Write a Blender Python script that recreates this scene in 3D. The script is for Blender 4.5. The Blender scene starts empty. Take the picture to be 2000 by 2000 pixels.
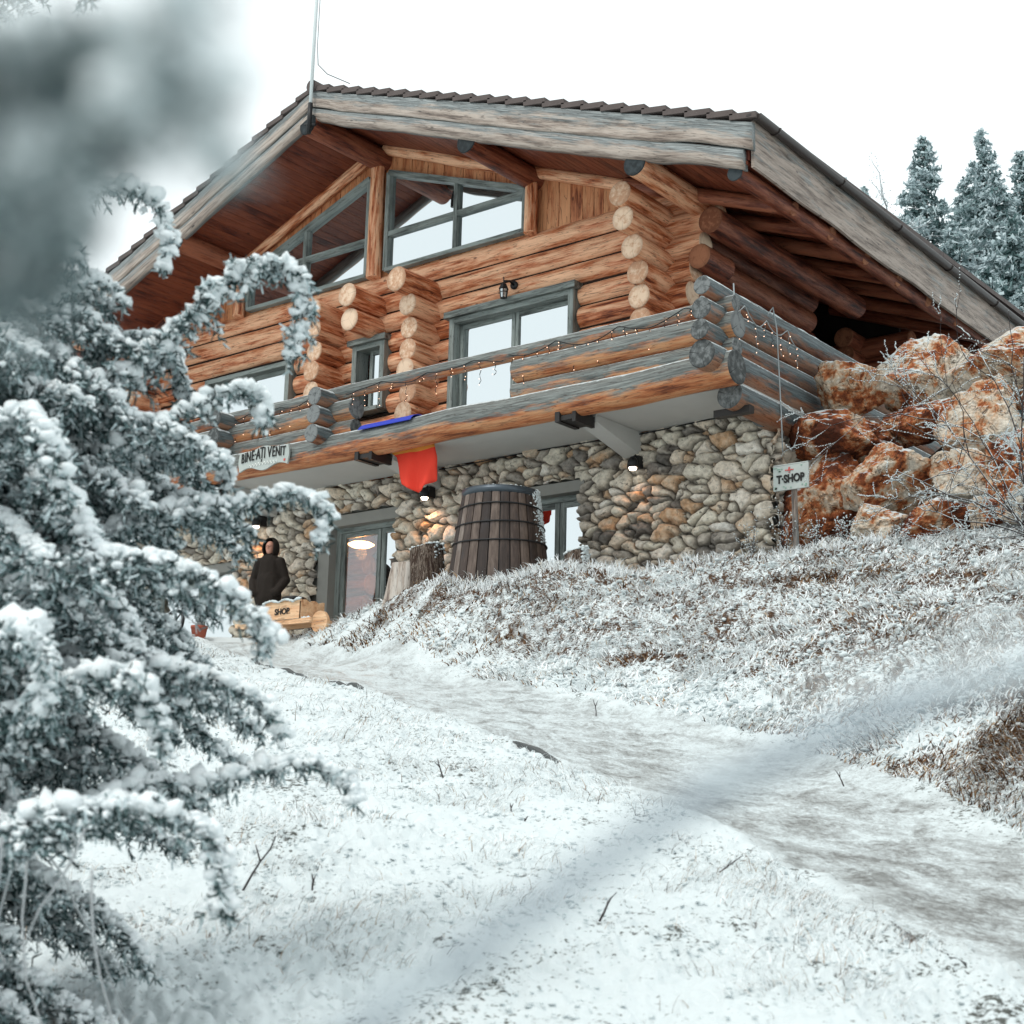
import bpy, bmesh, math, random
import numpy as np
from mathutils import Vector, Matrix
R_ = math.radians
rng = np.random.default_rng(7)
random.seed(7)
scene = bpy.context.scene
COL = scene.collection

# ------------------------------------------------------------ camera
FPX = 3050.0                                  # focal length in pixels of a 2000 px wide frame
YAW, PIT, ROL = R_(-38.8), R_(12.5), R_(1.4)
_cy, _sy, _cp, _sp = math.cos(YAW), math.sin(YAW), math.cos(PIT), math.sin(PIT)
FW = np.array([_sy*_cp, _cy*_cp, _sp]); _r = np.array([_cy, -_sy, 0.0]); _u = np.cross(_r, FW)
RT = _r*math.cos(ROL) + _u*math.sin(ROL); UP = -_r*math.sin(ROL) + _u*math.cos(ROL)
H2 = np.array([_sy, _cy]); S2 = np.array([_cy, -_sy])
cd = bpy.data.cameras.new('camera'); cam = bpy.data.objects.new('camera', cd); COL.objects.link(cam)
m = Matrix.Identity(4)
for i in range(3):
    m[i][0] = RT[i]; m[i][1] = UP[i]; m[i][2] = -FW[i]; m[i][3] = 0
cam.matrix_world = m
cd.sensor_width = 36; cd.lens = FPX/2000*36; cd.clip_start = 0.02; cd.clip_end = 3000
cd.dof.use_dof = True; cd.dof.focus_distance = 22.0; cd.dof.aperture_fstop = 5.0; cd.dof.aperture_blades = 7
scene.camera = cam
scene.render.resolution_x = 1024; scene.render.resolution_y = 1024

# ------------------------------------------------------------ world, sun, exposure
SUN_EL, SUN_AZ = 42, 150                       # a veiled winter sun, high and to the left of the camera
w = bpy.data.worlds.new('World'); scene.world = w; w.use_nodes = True
wn = w.node_tree.nodes; wl = w.node_tree.links; wn.clear()
out = wn.new('ShaderNodeOutputWorld'); bg = wn.new('ShaderNodeBackground')
sky = wn.new('ShaderNodeTexSky'); sky.sky_type = 'NISHITA'; sky.sun_disc = False
sky.sun_elevation = R_(SUN_EL); sky.sun_rotation = R_(SUN_AZ); sky.air_density = 1.0; sky.dust_density = 3.0
mx = wn.new('ShaderNodeMix'); mx.data_type = 'RGBA'; mx.inputs[0].default_value = 0.93
mx.inputs[7].default_value = (10.4, 11.2, 11.3, 1)       # even overcast deck
wl.new(sky.outputs[0], mx.inputs[6]); wl.new(mx.outputs[2], bg.inputs[0]); bg.inputs[1].default_value = 0.1
wl.new(bg.outputs[0], out.inputs[0])
sd = bpy.data.lights.new('sun', 'SUN'); so = bpy.data.objects.new('sun', sd); COL.objects.link(so)
sd.energy = 1.4; sd.angle = R_(14); sd.color = (1.0, 0.96, 0.9)
# light comes from behind and left of the camera
sdir = Vector((-0.10, -0.62, 1.0)).normalized()
so.rotation_euler = sdir.to_track_quat('Z', 'Y').to_euler(); so.location = (0, -20, 40)
sky.sun_rotation = math.atan2(sdir.x, sdir.y); sky.sun_elevation = math.asin(sdir.z)
scene.view_settings.view_transform = 'Standard'; scene.view_settings.look = 'None'
scene.view_settings.exposure = 0.18; scene.view_settings.gamma = 1.0
scene.render.engine = 'CYCLES'

# ------------------------------------------------------------ geometry of the view (for placing things at real distances)
def ray(x, y): return FW*FPX + RT*(x-1000) - UP*(y-1000)
def at_y(x, y, Y): d = ray(x, y); return d*(Y/d[1])
def at_x(x, y, X): d = ray(x, y); return d*(X/d[0])
def at_d(x, y, D): d = ray(x, y); return d/np.linalg.norm(d)*D

# ------------------------------------------------------------ numpy noise
def _h(ix, iy, iz, s):
    n = (ix.astype(np.int64)*374761393 + iy.astype(np.int64)*668265263 + iz.astype(np.int64)*2147483647 + s*1274126177) & 0xFFFFFFFF
    n = ((n ^ (n >> 13))*1274126177) & 0xFFFFFFFF
    n = ((n ^ (n >> 16))*2246822519) & 0xFFFFFFFF
    return ((n ^ (n >> 15)) & 0xFFFFFF)/float(0xFFFFFF)
def vnoise(P, s=0):
    P = np.asarray(P, float)
    if P.shape[-1] == 2: P = np.concatenate([P, np.zeros(P.shape[:-1]+(1,))], -1)
    i = np.floor(P); f = P-i; f = f*f*(3-2*f); i = i.astype(np.int64)
    r = 0
    for a in (0, 1):
        for b in (0, 1):
            for c in (0, 1):
                wgt = (f[..., 0] if a else 1-f[..., 0])*(f[..., 1] if b else 1-f[..., 1])*(f[..., 2] if c else 1-f[..., 2])
                r = r + wgt*_h(i[..., 0]+a, i[..., 1]+b, i[..., 2]+c, s)
    return r*2-1
def fbm(P, o=4, s=0):
    P = np.asarray(P, float); r = 0; a = 1.0; t = 0
    for k in range(o):
        r = r + a*vnoise(P*(2.03**k)+17.3*k, s+k); t += a; a *= .5
    return r/t

# ------------------------------------------------------------ mesh helpers
def link(name, me, mats=(), parent=None, label=None, cat=None, group=None, kind=None):
    o = bpy.data.objects.new(name, me); COL.objects.link(o)
    for mm in mats:
        if mm is not None: me.materials.append(mm)
    if parent is not None: o.parent = parent
    tag(o, label, cat, group, kind); return o
def tag(o, label=None, cat=None, group=None, kind=None):
    if label: o['label'] = label
    if cat: o['category'] = cat
    if group: o['group'] = group
    if kind: o['kind'] = kind
    return o
def thing(name, label, cat, loc=(0, 0, 0), group=None, kind=None):
    o = bpy.data.objects.new(name, None); COL.objects.link(o); o.empty_display_size = .2
    # parts are written in world coordinates, so the Empty stands at the base and parts are shifted back
    o.location = loc
    return tag(o, label, cat, group, kind)

class MB:
    """collects geometry; every vertex carries 'lc' (coordinates local to its piece) and 'tone'"""
    def __init__(s): s.v = []; s.f = []; s.lc = []; s.tone = []; s.mi = []; s.n = 0; s.sm = []
    def add(s, V, F, lc=None, tone=0.5, mi=0, smooth=False):
        V = np.asarray(V, float); k = len(V)
        s.v.append(V); s.lc.append(V if lc is None else np.asarray(lc, float))
        s.tone.append(np.full(k, tone) if np.isscalar(tone) else np.asarray(tone, float))
        off = s.n
        for f in F: s.f.append(tuple(int(i)+off for i in f))
        s.mi += [mi]*len(F) if np.isscalar(mi) else list(mi)
        s.sm += [smooth]*len(F) if isinstance(smooth, bool) else list(smooth)
        s.n += k
    def box(s, a, b, mi=0, tone=None, rot=None, lcoff=None):
        a = np.array(a, float); b = np.array(b, float); lo = np.minimum(a, b); hi = np.maximum(a, b)
        V = np.array([[x, y, z] for x in (lo[0], hi[0]) for y in (lo[1], hi[1]) for z in (lo[2], hi[2])])
        F = [(0, 1, 3, 2), (4, 6, 7, 5), (0, 4, 5, 1), (2, 3, 7, 6), (0, 2, 6, 4), (1, 5, 7, 3)]
        off = rng.random(3)*20
        d = hi-lo; ax = int(np.argmax(d)); L = V-lo
        L = np.stack([L[:, ax], L[:, (ax+1) % 3], L[:, (ax+2) % 3]], 1)+off
        if rot is not None:
            c = (lo+hi)/2; V = (V-c) @ np.array(rot).T + c
        s.add(V, F, L, rng.random() if tone is None else tone, mi)
    def obox(s, c, ax, ay, az, mi=0, tone=None):
        """box with centre c and half-axis vectors"""
        c = np.array(c, float); A = [np.array(q, float) for q in (ax, ay, az)]
        V = np.array([c+i*A[0]+j*A[1]+k*A[2] for i in (-1, 1) for j in (-1, 1) for k in (-1, 1)])
        F = [(0, 1, 3, 2), (4, 6, 7, 5), (0, 4, 5, 1), (2, 3, 7, 6), (0, 2, 6, 4), (1, 5, 7, 3)]
        n = [np.linalg.norm(q) for q in A]; o = np.argsort(n)[::-1]
        L = np.array([[[i, j, k][q]*n[q] for q in o] for i in (-1, 1) for j in (-1, 1) for k in (-1, 1)])+rng.random(3)*20
        s.add(V, F, L, rng.random() if tone is None else tone, mi)
    def log(s, p0, p1, r0, r1=None, seg=18, step=.22, wob=.012, caps=True, tone=None, capmi=1, mi=0, lump=.05, bend=.0):
        p0 = np.array(p0, float); p1 = np.array(p1, float); r1 = r0 if r1 is None else r1
        L = np.linalg.norm(p1-p0); t = (p1-p0)/L
        up = np.array([0, 0, 1.]) if abs(t[2]) < .9 else np.array([0, 1., 0])
        b = np.cross(t, up); b /= np.linalg.norm(b); n = np.cross(b, t)
        k = max(2, int(L/step)+1); u = np.linspace(0, 1, k); th = np.arange(seg)/seg*2*np.pi
        sd_ = rng.random(3)*50; ident = rng.random()*30
        rad = (r0+(r1-r0)*u)[:, None]*np.ones(seg)
        q = np.stack(np.broadcast_arrays((u*L*1.3)[:, None]+sd_[0], np.cos(th)[None]*.8+sd_[1], np.sin(th)[None]*.8+sd_[2]), -1)
        rad = rad*(1+lump*fbm(q, 3))
        c = p0[None]+(u*L)[:, None]*t
        wv = np.stack([u*L*.7+sd_[0], np.full(k, sd_[1])], -1)
        c = c+wob*vnoise(wv, 3)[:, None]*n+wob*vnoise(wv+9, 4)[:, None]*b + bend*np.sin(u*np.pi)[:, None]*n
        V = c[:, None]+rad[..., None]*(np.cos(th)[None, :, None]*b+np.sin(th)[None, :, None]*n)
        lc = np.stack(np.broadcast_arrays((u*L)[:, None]+ident*3, rad*np.cos(th), rad*np.sin(th)), -1)
        F = [(i*seg+j, i*seg+(j+1) % seg, (i+1)*seg+(j+1) % seg, (i+1)*seg+j) for i in range(k-1) for j in range(seg)]
        tn = rng.random() if tone is None else tone
        s.add(V.reshape(-1, 3), F, lc.reshape(-1, 3), tn, mi, True)
        if caps:
            for e in (0, k-1):
                ring = V[e]; cc = c[e]; sg = -1 if e == 0 else 1
                inner = cc+(ring-cc)*.93+t*sg*.012
                VV = np.concatenate([ring, inner, [cc+t*sg*.012]])
                lcc = np.concatenate([lc[e]*[0, 1, 1], lc[e]*[0, .93, .93], [[0, 0, 0]]]); lcc[:, 0] = ident
                FF = [(j, (j+1) % seg, seg+(j+1) % seg, seg+j) for j in range(seg)]+[(seg+j, seg+(j+1) % seg, 2*seg) for j in range(seg)]
                if e == 0: FF = [f[::-1] for f in FF]
                s.add(VV, FF, lcc, rng.random(), capmi, False)
    def tube(s, pts, r, seg=6, mi=0, tone=.5, r1=None):
        pts = np.asarray(pts, float); k = len(pts)
        T = np.gradient(pts, axis=0); T /= np.linalg.norm(T, axis=1)[:, None]+1e-9
        up = np.array([0, 0, 1.]); B = np.cross(T, up); bl = np.linalg.norm(B, axis=1)
        B[bl < .05] = [1, 0, 0]; B /= np.linalg.norm(B, axis=1)[:, None]; N = np.cross(B, T)
        th = np.arange(seg)/seg*2*np.pi
        rr = np.linspace(r, r if r1 is None else r1, k)
        V = pts[:, None]+rr[:, None, None]*(np.cos(th)[None, :, None]*B[:, None]+np.sin(th)[None, :, None]*N[:, None])
        F = [(i*seg+j, i*seg+(j+1) % seg, (i+1)*seg+(j+1) % seg, (i+1)*seg+j) for i in range(k-1) for j in range(seg)]
        F += [tuple(range(seg))[::-1], tuple((k-1)*seg+j for j in range(seg))]
        s.add(V.reshape(-1, 3), F, None, tone, mi, [True]*(len(F)-2)+[False]*2)
    def lathe(s, prof, c, seg=32, mi=0, tone=.5, smooth=True, cap=True):
        c = np.array(c, float); th = np.arange(seg)/seg*2*np.pi; V = []
        for (r, z) in prof: V += [[c[0]+r*math.cos(a), c[1]+r*math.sin(a), c[2]+z] for a in th]
        k = len(prof)
        F = [(i*seg+j, i*seg+(j+1) % seg, (i+1)*seg+(j+1) % seg, (i+1)*seg+j) for i in range(k-1) for j in range(seg)]
        sm = [smooth]*len(F)
        if cap: F += [tuple(range(seg))[::-1], tuple((k-1)*seg+j for j in range(seg))]; sm += [False]*2
        s.add(V, F, None, tone, mi, sm)
    def prism(s, poly, d, mi=0, tone=.5):
        """poly: list of 3D points (planar), extruded by vector d"""
        P = np.asarray(poly, float); d = np.asarray(d, float); n = len(P)
        V = np.concatenate([P, P+d]); F = [tuple(range(n))[::-1], tuple(range(n, 2*n))]+[(i, (i+1) % n, n+(i+1) % n, n+i) for i in range(n)]
        s.add(V, F, V-P[0]+rng.random(3)*10, tone, mi)
    def build(s, name, mats, parent=None, bevel=0, **kw):
        me = bpy.data.meshes.new(name)
        V = np.concatenate(s.v)
        if parent is not None: V = V-np.array(world_loc(parent))
        me.from_pydata(V.tolist(), [], s.f)
        a = me.attributes.new('lc', 'FLOAT_VECTOR', 'POINT'); a.data.foreach_set('vector', np.concatenate(s.lc).astype(np.float32).ravel())
        a = me.attributes.new('tone', 'FLOAT', 'POINT'); a.data.foreach_set('value', np.concatenate(s.tone).astype(np.float32))
        if not isinstance(mats, (list, tuple)): mats = [mats]
        o = link(name, me, mats, parent, **kw)
        me.polygons.foreach_set('material_index', np.minimum(np.array(s.mi), len(mats)-1).astype(np.int32))
        me.polygons.foreach_set('use_smooth', np.array(s.sm, bool))
        bm = bmesh.new(); bm.from_mesh(me); bmesh.ops.recalc_face_normals(bm, faces=bm.faces); bm.to_mesh(me); bm.free()
        if bevel:
            b = o.modifiers.new('b', 'BEVEL'); b.width = bevel; b.segments = 2; b.limit_method = 'ANGLE'
        me.update(); return o
def world_loc(o):
    l = np.zeros(3)
    while o is not None: l = l+np.array(o.location); o = o.parent
    return l

def np_mesh(name, V, F, mats, attrs=None, smooth=False, parent=None, mi=None, **kw):
    """fast path for big meshes; F is an (n,3) or (n,4) array"""
    V = np.asarray(V, np.float32); F = np.asarray(F, np.int32)
    if parent is not None: V = V-np.array(world_loc(parent), np.float32)
    me = bpy.data.meshes.new(name); n, k = F.shape
    me.vertices.add(len(V)); me.vertices.foreach_set('co', V.ravel())
    me.loops.add(n*k); me.loops.foreach_set('vertex_index', F.ravel())
    me.polygons.add(n); me.polygons.foreach_set('loop_start', np.arange(0, n*k, k, dtype=np.int32))
    me.update(calc_edges=True)
    me.polygons.foreach_set('use_smooth', np.full(n, smooth, bool))
    for a, val in (attrs or {}).items():
        val = np.asarray(val, np.float32)
        if val.ndim == 1:
            at = me.attributes.new(a, 'FLOAT', 'POINT'); at.data.foreach_set('value', val)
        else:
            at = me.attributes.new(a, 'FLOAT_VECTOR', 'POINT'); at.data.foreach_set('vector', val.ravel())
    if not isinstance(mats, (list, tuple)): mats = [mats]
    o = link(name, me, mats, parent, **kw)
    if mi is not None: me.polygons.foreach_set('material_index', np.asarray(mi, np.int32))
    me.update(); return o

# ------------------------------------------------------------ materials
class NT:
    def __init__(s, name):
        s.m = bpy.data.materials.new(name); s.m.use_nodes = True; s.t = s.m.node_tree; s.t.nodes.clear()
        s.o = s.t.nodes.new('ShaderNodeOutputMaterial')
    def n(s, ty, **k):
        nd = s.t.nodes.new('ShaderNode'+ty)
        for a, v in k.items():
            if a.startswith('i_'):
                key = a[2:]; key = int(key) if key.isdigit() else key.replace('_', ' ')
                s.put(nd.inputs[key], v)
            else: setattr(nd, a, v)
        return nd
    def put(s, inp, v):
        if isinstance(v, bpy.types.NodeSocket): s.t.links.new(v, inp)
        elif isinstance(v, bpy.types.Node): s.t.links.new(v.outputs[0], inp)
        else: inp.default_value = v
    def attr(s, name, vec=True): nd = s.n('Attribute', attribute_name=name); return nd.outputs['Vector'] if vec else nd.outputs['Fac']
    def pos(s): return s.n('NewGeometry').outputs['Position']
    def noise(s, vec, scale=5, detail=4, rough=.6, dist=0):
        nd = s.n('TexNoise'); s.put(nd.inputs['Vector'], vec); nd.inputs['Scale'].default_value = scale
        nd.inputs['Detail'].default_value = detail; nd.inputs['Roughness'].default_value = rough; nd.inputs['Distortion'].default_value = dist
        return nd.outputs[0]
    def scale(s, vec, sc):
        nd = s.n('VectorMath', operation='MULTIPLY'); s.put(nd.inputs[0], vec); nd.inputs[1].default_value = sc; return nd.outputs[0]
    def ramp(s, fac, stops, interp='LINEAR'):
        nd = s.n('ValToRGB'); s.put(nd.inputs[0], fac); cr = nd.color_ramp; cr.interpolation = interp
        while len(cr.elements) < len(stops): cr.elements.new(.5)
        for e, (p, c) in zip(cr.elements, stops):
            e.position = p; e.color = (c, c, c, 1) if np.isscalar(c) else (*c, 1)
        return nd.outputs[0]
    def mix(s, f, a, b, mode='MIX'):
        nd = s.n('Mix', data_type='RGBA', blend_type=mode); s.put(nd.inputs[0], f)
        for k_, v in ((6, a), (7, b)):
            s.put(nd.inputs[k_], v if not isinstance(v, (tuple, list)) else (*v[:3], 1))
        return nd.outputs[2]
    def math(s, op, a, b=0.0, clamp=False):
        nd = s.n('Math', operation=op, use_clamp=clamp); s.put(nd.inputs[0], a); s.put(nd.inputs[1], b); return nd.outputs[0]
    def sep(s, v, k):
        nd = s.n('SeparateXYZ'); s.put(nd.inputs[0], v); return nd.outputs[k]
    def up(s): return s.sep(s.n('NewGeometry').outputs['Normal'], 2)
    def bump(s, h, strength=.5, dist=.02, normal=None):
        nd = s.n('Bump'); s.put(nd.inputs['Height'], h); nd.inputs['Strength'].default_value = strength; nd.inputs['Distance'].default_value = dist
        if normal is not None: s.put(nd.inputs['Normal'], normal)
        return nd.outputs[0]
    def done(s, col, rough=.7, normal=None, spec=.3, metal=0, emis=None, estr=0):
        b = s.n('BsdfPrincipled'); s.put(b.inputs['Base Color'], col if not isinstance(col, tuple) else (*col, 1))
        s.put(b.inputs['Roughness'], rough); b.inputs['Specular IOR Level'].default_value = spec; b.inputs['Metallic'].default_value = metal
        if normal is not None: s.put(b.inputs['Normal'], normal)
        if emis: b.inputs['Emission Color'].default_value = (*emis, 1); b.inputs['Emission Strength'].default_value = estr
        s.t.links.new(b.outputs[0], s.o.inputs[0]); return s.m
SNOW = (.635, .69, .70)
def snow_over(t, col, lo=.35, hi=.6, amt=.3, sc=9):
    """settled snow on the faces that look up"""
    nz = t.noise(t.pos(), sc, 4, .6)
    f = t.math('ADD', t.up(), t.math('MULTIPLY', t.math('SUBTRACT', nz, .5), amt*2))
    f = t.ramp(f, [(lo, 0), (hi, 1)])
    return t.mix(f, col, SNOW)
def plain(name, c, rough=.7, var=.25, sc=6, bump=.2, bd=.01, spec=.3, metal=0, snow=None):
    t = NT(name); nz = t.noise(t.pos(), sc, 5, .65)
    col = t.mix(nz, tuple(x*(1-var) for x in c), tuple(min(1, x*(1+var)) for x in c))
    if snow: col = snow_over(t, col, *snow)
    return t.done(col, rough, t.bump(t.noise(t.pos(), sc*4, 5), bump, bd), spec, metal)
def m_log(name, dark, mid, pale, grey=None, grey_lo=-.02, snow=None, knots=True):
    t = NT(name); lc = t.attr('lc'); tn = t.attr('tone', False)
    a = t.noise(t.scale(lc, (.8, 6, 6)), 1.6, 5, .62, .15)       # broad peeled patches
    b = t.noise(t.scale(lc, (1.0, 20, 20)), 2.0, 5, .68, .1)       # grain streaks
    c = t.noise(t.scale(lc, (6, 22, 22)), 3.0, 3, .6)
    mixed = t.math('ADD', t.math('MULTIPLY', a, .70), t.math('MULTIPLY', b, .30))
    mixed = t.math('ADD', mixed, t.math('MULTIPLY', t.math('SUBTRACT', tn, .5), .10))
    col = t.ramp(mixed, [(.355, dark), (.43, mid), (.49, tuple((x*1.1+y)/2 for x, y in zip(mid, pale))), (.55, pale), (.68, tuple(x*1.15 for x in pale))])
    sp = t.ramp(c, [(.66, 0), (.72, 1)])
    col = t.mix(t.math('MULTIPLY', sp, .55), col, tuple(x*.6 for x in dark))
    if knots:
        vo = t.n('TexVoronoi', feature='F1'); t.put(vo.inputs['Vector'], t.scale(lc, (1.6, 4, 4))); vo.inputs['Scale'].default_value = 1.3
        kn = t.ramp(vo.outputs['Distance'], [(.045, 1), (.10, 0)])
        col = t.mix(t.math('MULTIPLY', kn, .8), col, tuple(x*.5 for x in dark))
    if grey:
        ridge = t.math('ADD', t.math('MULTIPLY', t.sep(lc, 2), 2.2), t.math('MULTIPLY', t.math('SUBTRACT', t.noise(t.scale(lc, (.8, 5, 5)), 2, 5, .7), .5), 1.05))
        gf = t.ramp(ridge, [(grey_lo-.05+.5, 0), (grey_lo+.06+.5, 1)]) if False else t.ramp(t.math('ADD', ridge, .5), [(.40+grey_lo, 0), (.60+grey_lo, 1)])
        gcol = t.ramp(b, [(.30, tuple(x*.40 for x in grey)), (.47, grey), (.66, tuple(min(1, x*1.9) for x in grey))])
        col = t.mix(gf, col, gcol)
    # long drying cracks
    ck = t.noise(t.scale(lc, (.5, 11, 11)), 2.6, 2, .5, .2)
    ckm = t.ramp(t.math('ABSOLUTE', t.math('SUBTRACT', ck, .5)), [(.004, 1), (.014, 0)])
    col = t.mix(t.math('MULTIPLY', ckm, .6), col, tuple(x*.25 for x in dark))
    if snow: col = snow_over(t, col, *snow)
    h = t.math('SUBTRACT', t.math('ADD', a, t.math('MULTIPLY', b, .6)), t.math('MULTIPLY', ckm, .7))
    return t.done(col, .50, t.bump(h, .55, .02), .35)
def m_cap(name, pale, dark, cracks=.5, snow=None):
    t = NT(name); lc = t.attr('lc'); tn = t.attr('tone', False)
    ln = t.n('VectorMath', operation='LENGTH'); t.put(ln.inputs[0], t.scale(lc, (0, 1, 1)))
    d = t.math('ADD', ln.outputs['Value'], t.math('MULTIPLY', t.noise(t.scale(lc, (1, 7, 7)), 1, 3), .02))
    rings = t.math('SINE', t.math('MULTIPLY', d, 420))
    nz = t.noise(t.scale(lc, (1, 9, 9)), 1.5, 4)
    col = t.ramp(t.math('ADD', nz, t.math('MULTIPLY', t.math('SUBTRACT', tn, .5), .3)), [(.35, dark), (.6, pale)])
    col = t.mix(t.math('MULTIPLY', t.math('ADD', rings, 1), .10), col, dark)
    edge = t.ramp(ln.outputs['Value'], [(.12, 0), (.19, .45)])
    col = t.mix(edge, col, tuple(x*.55 for x in dark))
    ang = t.n('Math', operation='ARCTAN2'); t.put(ang.inputs[0], t.sep(lc, 1)); t.put(ang.inputs[1], t.sep(lc, 2))
    sp = t.math('ABSOLUTE', t.math('SINE', t.math('ADD', t.math('MULTIPLY', ang.outputs[0], 1.5), t.math('MULTIPLY', t.sep(lc, 0), 7.1))))
    ckw = t.math('MULTIPLY', t.ramp(sp, [(.02, 1), (.07, 0)]), cracks)
    col = t.mix(ckw, col, tuple(x*.15 for x in dark))
    if snow: col = snow_over(t, col, *snow)
    return t.done(col, .75, t.bump(t.math('ADD', nz, t.math('MULTIPLY', rings, .1)), .4, .01))
M = {}
ORD, ORM, ORP = (.105, .019, .007), (.47, .140, .052), (.78, .44, .265)
M['log'] = m_log('peeled_orange_log', ORD, ORM, ORP)
M['logcap'] = m_cap('sawn_log_end', (.74, .56, .41), (.50, .28, .17), .35)
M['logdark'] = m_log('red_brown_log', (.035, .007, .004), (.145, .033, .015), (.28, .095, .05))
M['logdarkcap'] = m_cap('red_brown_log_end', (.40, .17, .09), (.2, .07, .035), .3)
M['grey'] = m_log('weathered_rail_log', (.15, .038, .014), (.42, .135, .048), (.55, .27, .13), grey=(.125, .135, .128), grey_lo=-.15, snow=(.72, .84, .16, 12))
M['greyside'] = m_log('frosted_rail_log', (.10, .035, .02), (.26, .095, .045), (.30, .16, .10), grey=(.08, .10, .105), grey_lo=-.15, snow=(.55, .72, .22, 14))
M['greycap'] = m_cap('grey_log_end', (.20, .21, .21), (.055, .06, .06), .9)
M['barge'] = m_log('bleached_barge_wood', (.06, .045, .038), (.22, .17, .14), (.42, .35, .30), grey=(.165, .18, .18), grey_lo=.0)
M['fascia'] = m_log('stained_fascia_wood', (.05, .034, .027), (.17, .13, .105), (.32, .26, .22), grey=(.14, .155, .155), grey_lo=.08)
M['beamcap'] = m_cap('dark_metal_capped_end', (.035, .045, .05), (.012, .016, .018), .4)
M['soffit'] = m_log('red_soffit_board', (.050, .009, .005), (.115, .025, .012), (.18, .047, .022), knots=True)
M['board'] = m_log('orange_gable_board', (.20, .055, .022), (.44, .155, .065), (.58, .27, .13))
M['frame'] = m_log('grey_green_window_wood', (.055, .062, .058), (.135, .155, .145), (.24, .27, .255), knots=False)
M['trimdark'] = plain('dark_trim', (.06, .065, .06), .6)
M['jamb'] = plain('grey_plaster_surround', (.26, .255, .235), .85, .12)
M['plaster'] = plain('white_plaster', (.50, .495, .475), .9, .10, 2, .25, .01)
M['tile'] = plain('brown_grey_roof_tile', (.095, .075, .07), .75, .35, 4, .3)
M['gutter'] = plain('dark_brown_gutter_metal', (.030, .022, .020), .35, .2, 3, .05, .005, .5)
M['steel'] = plain('dark_steel', (.022, .019, .018), .45, .3, 8, .1)
M['black'] = plain('black_iron', (.012, .012, .013), .45, .2, 8, .1)
M['snow'] = plain('fresh_snow', SNOW, .8, .03, 20, .5, .012, .2)
def m_glass(name, refl=.8, tint=(.93, .98, 1.0), inner=(.012, .012, .012)):
    t = NT(name)
    g = t.n('BsdfGlossy'); g.inputs['Roughness'].default_value = .015; g.inputs['Color'].default_value = (*tint, 1)
    d = t.n('BsdfDiffuse'); d.inputs['Color'].default_value = (*inner, 1)
    nb = t.bump(t.noise(t.pos(), .8, 2), .05, .03); t.put(g.inputs['Normal'], nb)
    mxx = t.n('MixShader'); mxx.inputs[0].default_value = refl
    t.t.links.new(d.outputs[0], mxx.inputs[1]); t.t.links.new(g.outputs[0], mxx.inputs[2]); t.t.links.new(mxx.outputs[0], t.o.inputs[0]); return t.m
M['glass'] = m_glass('coated_window_glass', .74)
def m_clear():
    t = NT('door_glass'); g = t.n('BsdfGlossy'); g.inputs['Roughness'].default_value = .01; g.inputs['Color'].default_value = (.95, .98, 1, 1)
    d = t.n('BsdfTransparent'); mxx = t.n('MixShader'); mxx.inputs[0].default_value = .13
    t.t.links.new(d.outputs[0], mxx.inputs[1]); t.t.links.new(g.outputs[0], mxx.inputs[2]); t.t.links.new(mxx.outputs[0], t.o.inputs[0]); return t.m
M['clear'] = m_clear()
def m_emit(name, c, s):
    t = NT(name); e = t.n('Emission'); e.inputs[0].default_value = (*c, 1); e.inputs[1].default_value = s
    t.t.links.new(e.outputs[0], t.o.inputs[0]); return t.m
M['bulb'] = m_emit('warm_bulb', (1, .62, .42), 3.2)
M['lamp'] = m_emit('lamp_tube', (1, .80, .62), 9)
def m_attr(name, stops, rough=.8, var=.25, sc=30, bump=.4, bd=.01, snow=None, spec=.25):
    """colour follows the 'tone' attribute"""
    t = NT(name); tn = t.attr('tone', False)
    col = t.ramp(tn, stops); nz = t.noise(t.pos(), sc, 4)
    col = t.mix(1.0, col, t.ramp(nz, [(.3, 1-var), (.7, 1+var)]), 'MULTIPLY')
    if snow: col = snow_over(t, col, *snow)
    return t.done(col, rough, t.bump(nz, bump, bd) if bump else None, spec)
# ============================================================ TERRAIN
def tps_fit(P, val, lam=.02):
    n = len(P); d = np.linalg.norm(P[:, None]-P[None], axis=2)+1e-9
    K = d*d*np.log(d)+np.eye(n)*lam; A = np.zeros((n+3, n+3)); A[:n, :n] = K
    A[:n, n:] = np.c_[np.ones(n), P]; A[n:, :n] = A[:n, n:].T
    return np.linalg.solve(A, np.r_[val, 0, 0, 0])
CT = []
def ct(x, y, r): CT.append((x, y, r))
# residual height over the sloping meadow: path edges and meadow are near zero
PATH_L = [(-22.5, 16.6), (-18.7, 15.67), (-16.2, 14.1), (-13.67, 12.72), (-11.1, 11.4), (-8.53, 9.99), (-6.48, 8.69), (-5.2, 7.9), (-3.37, 6.44), (-2.08, 5.33), (.2, 3.3)]
PATH_R = [(-21.5, 17.9), (-18.06, 16.88), (-16.7, 16.2), (-15.38, 15.76), (-12.45, 14.55), (-8.84, 12.68), (-6.61, 11.76), (-5.01, 10.36), (-3.29, 8.7), (-1.6, 7.0), (1.2, 4.6)]
for p in PATH_L: ct(*p, 0)
for p in PATH_R: ct(*p, 0.0)
for p in ((-25, 14), (-20, 12), (-15, 9.5), (-10, 6), (-6, 3), (-2, 2), (0, 0), (-28, 18), (-4, 5.2), (-9, 8.3), (-14, 11.6), (3, 1)): ct(*p, 0)
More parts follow.
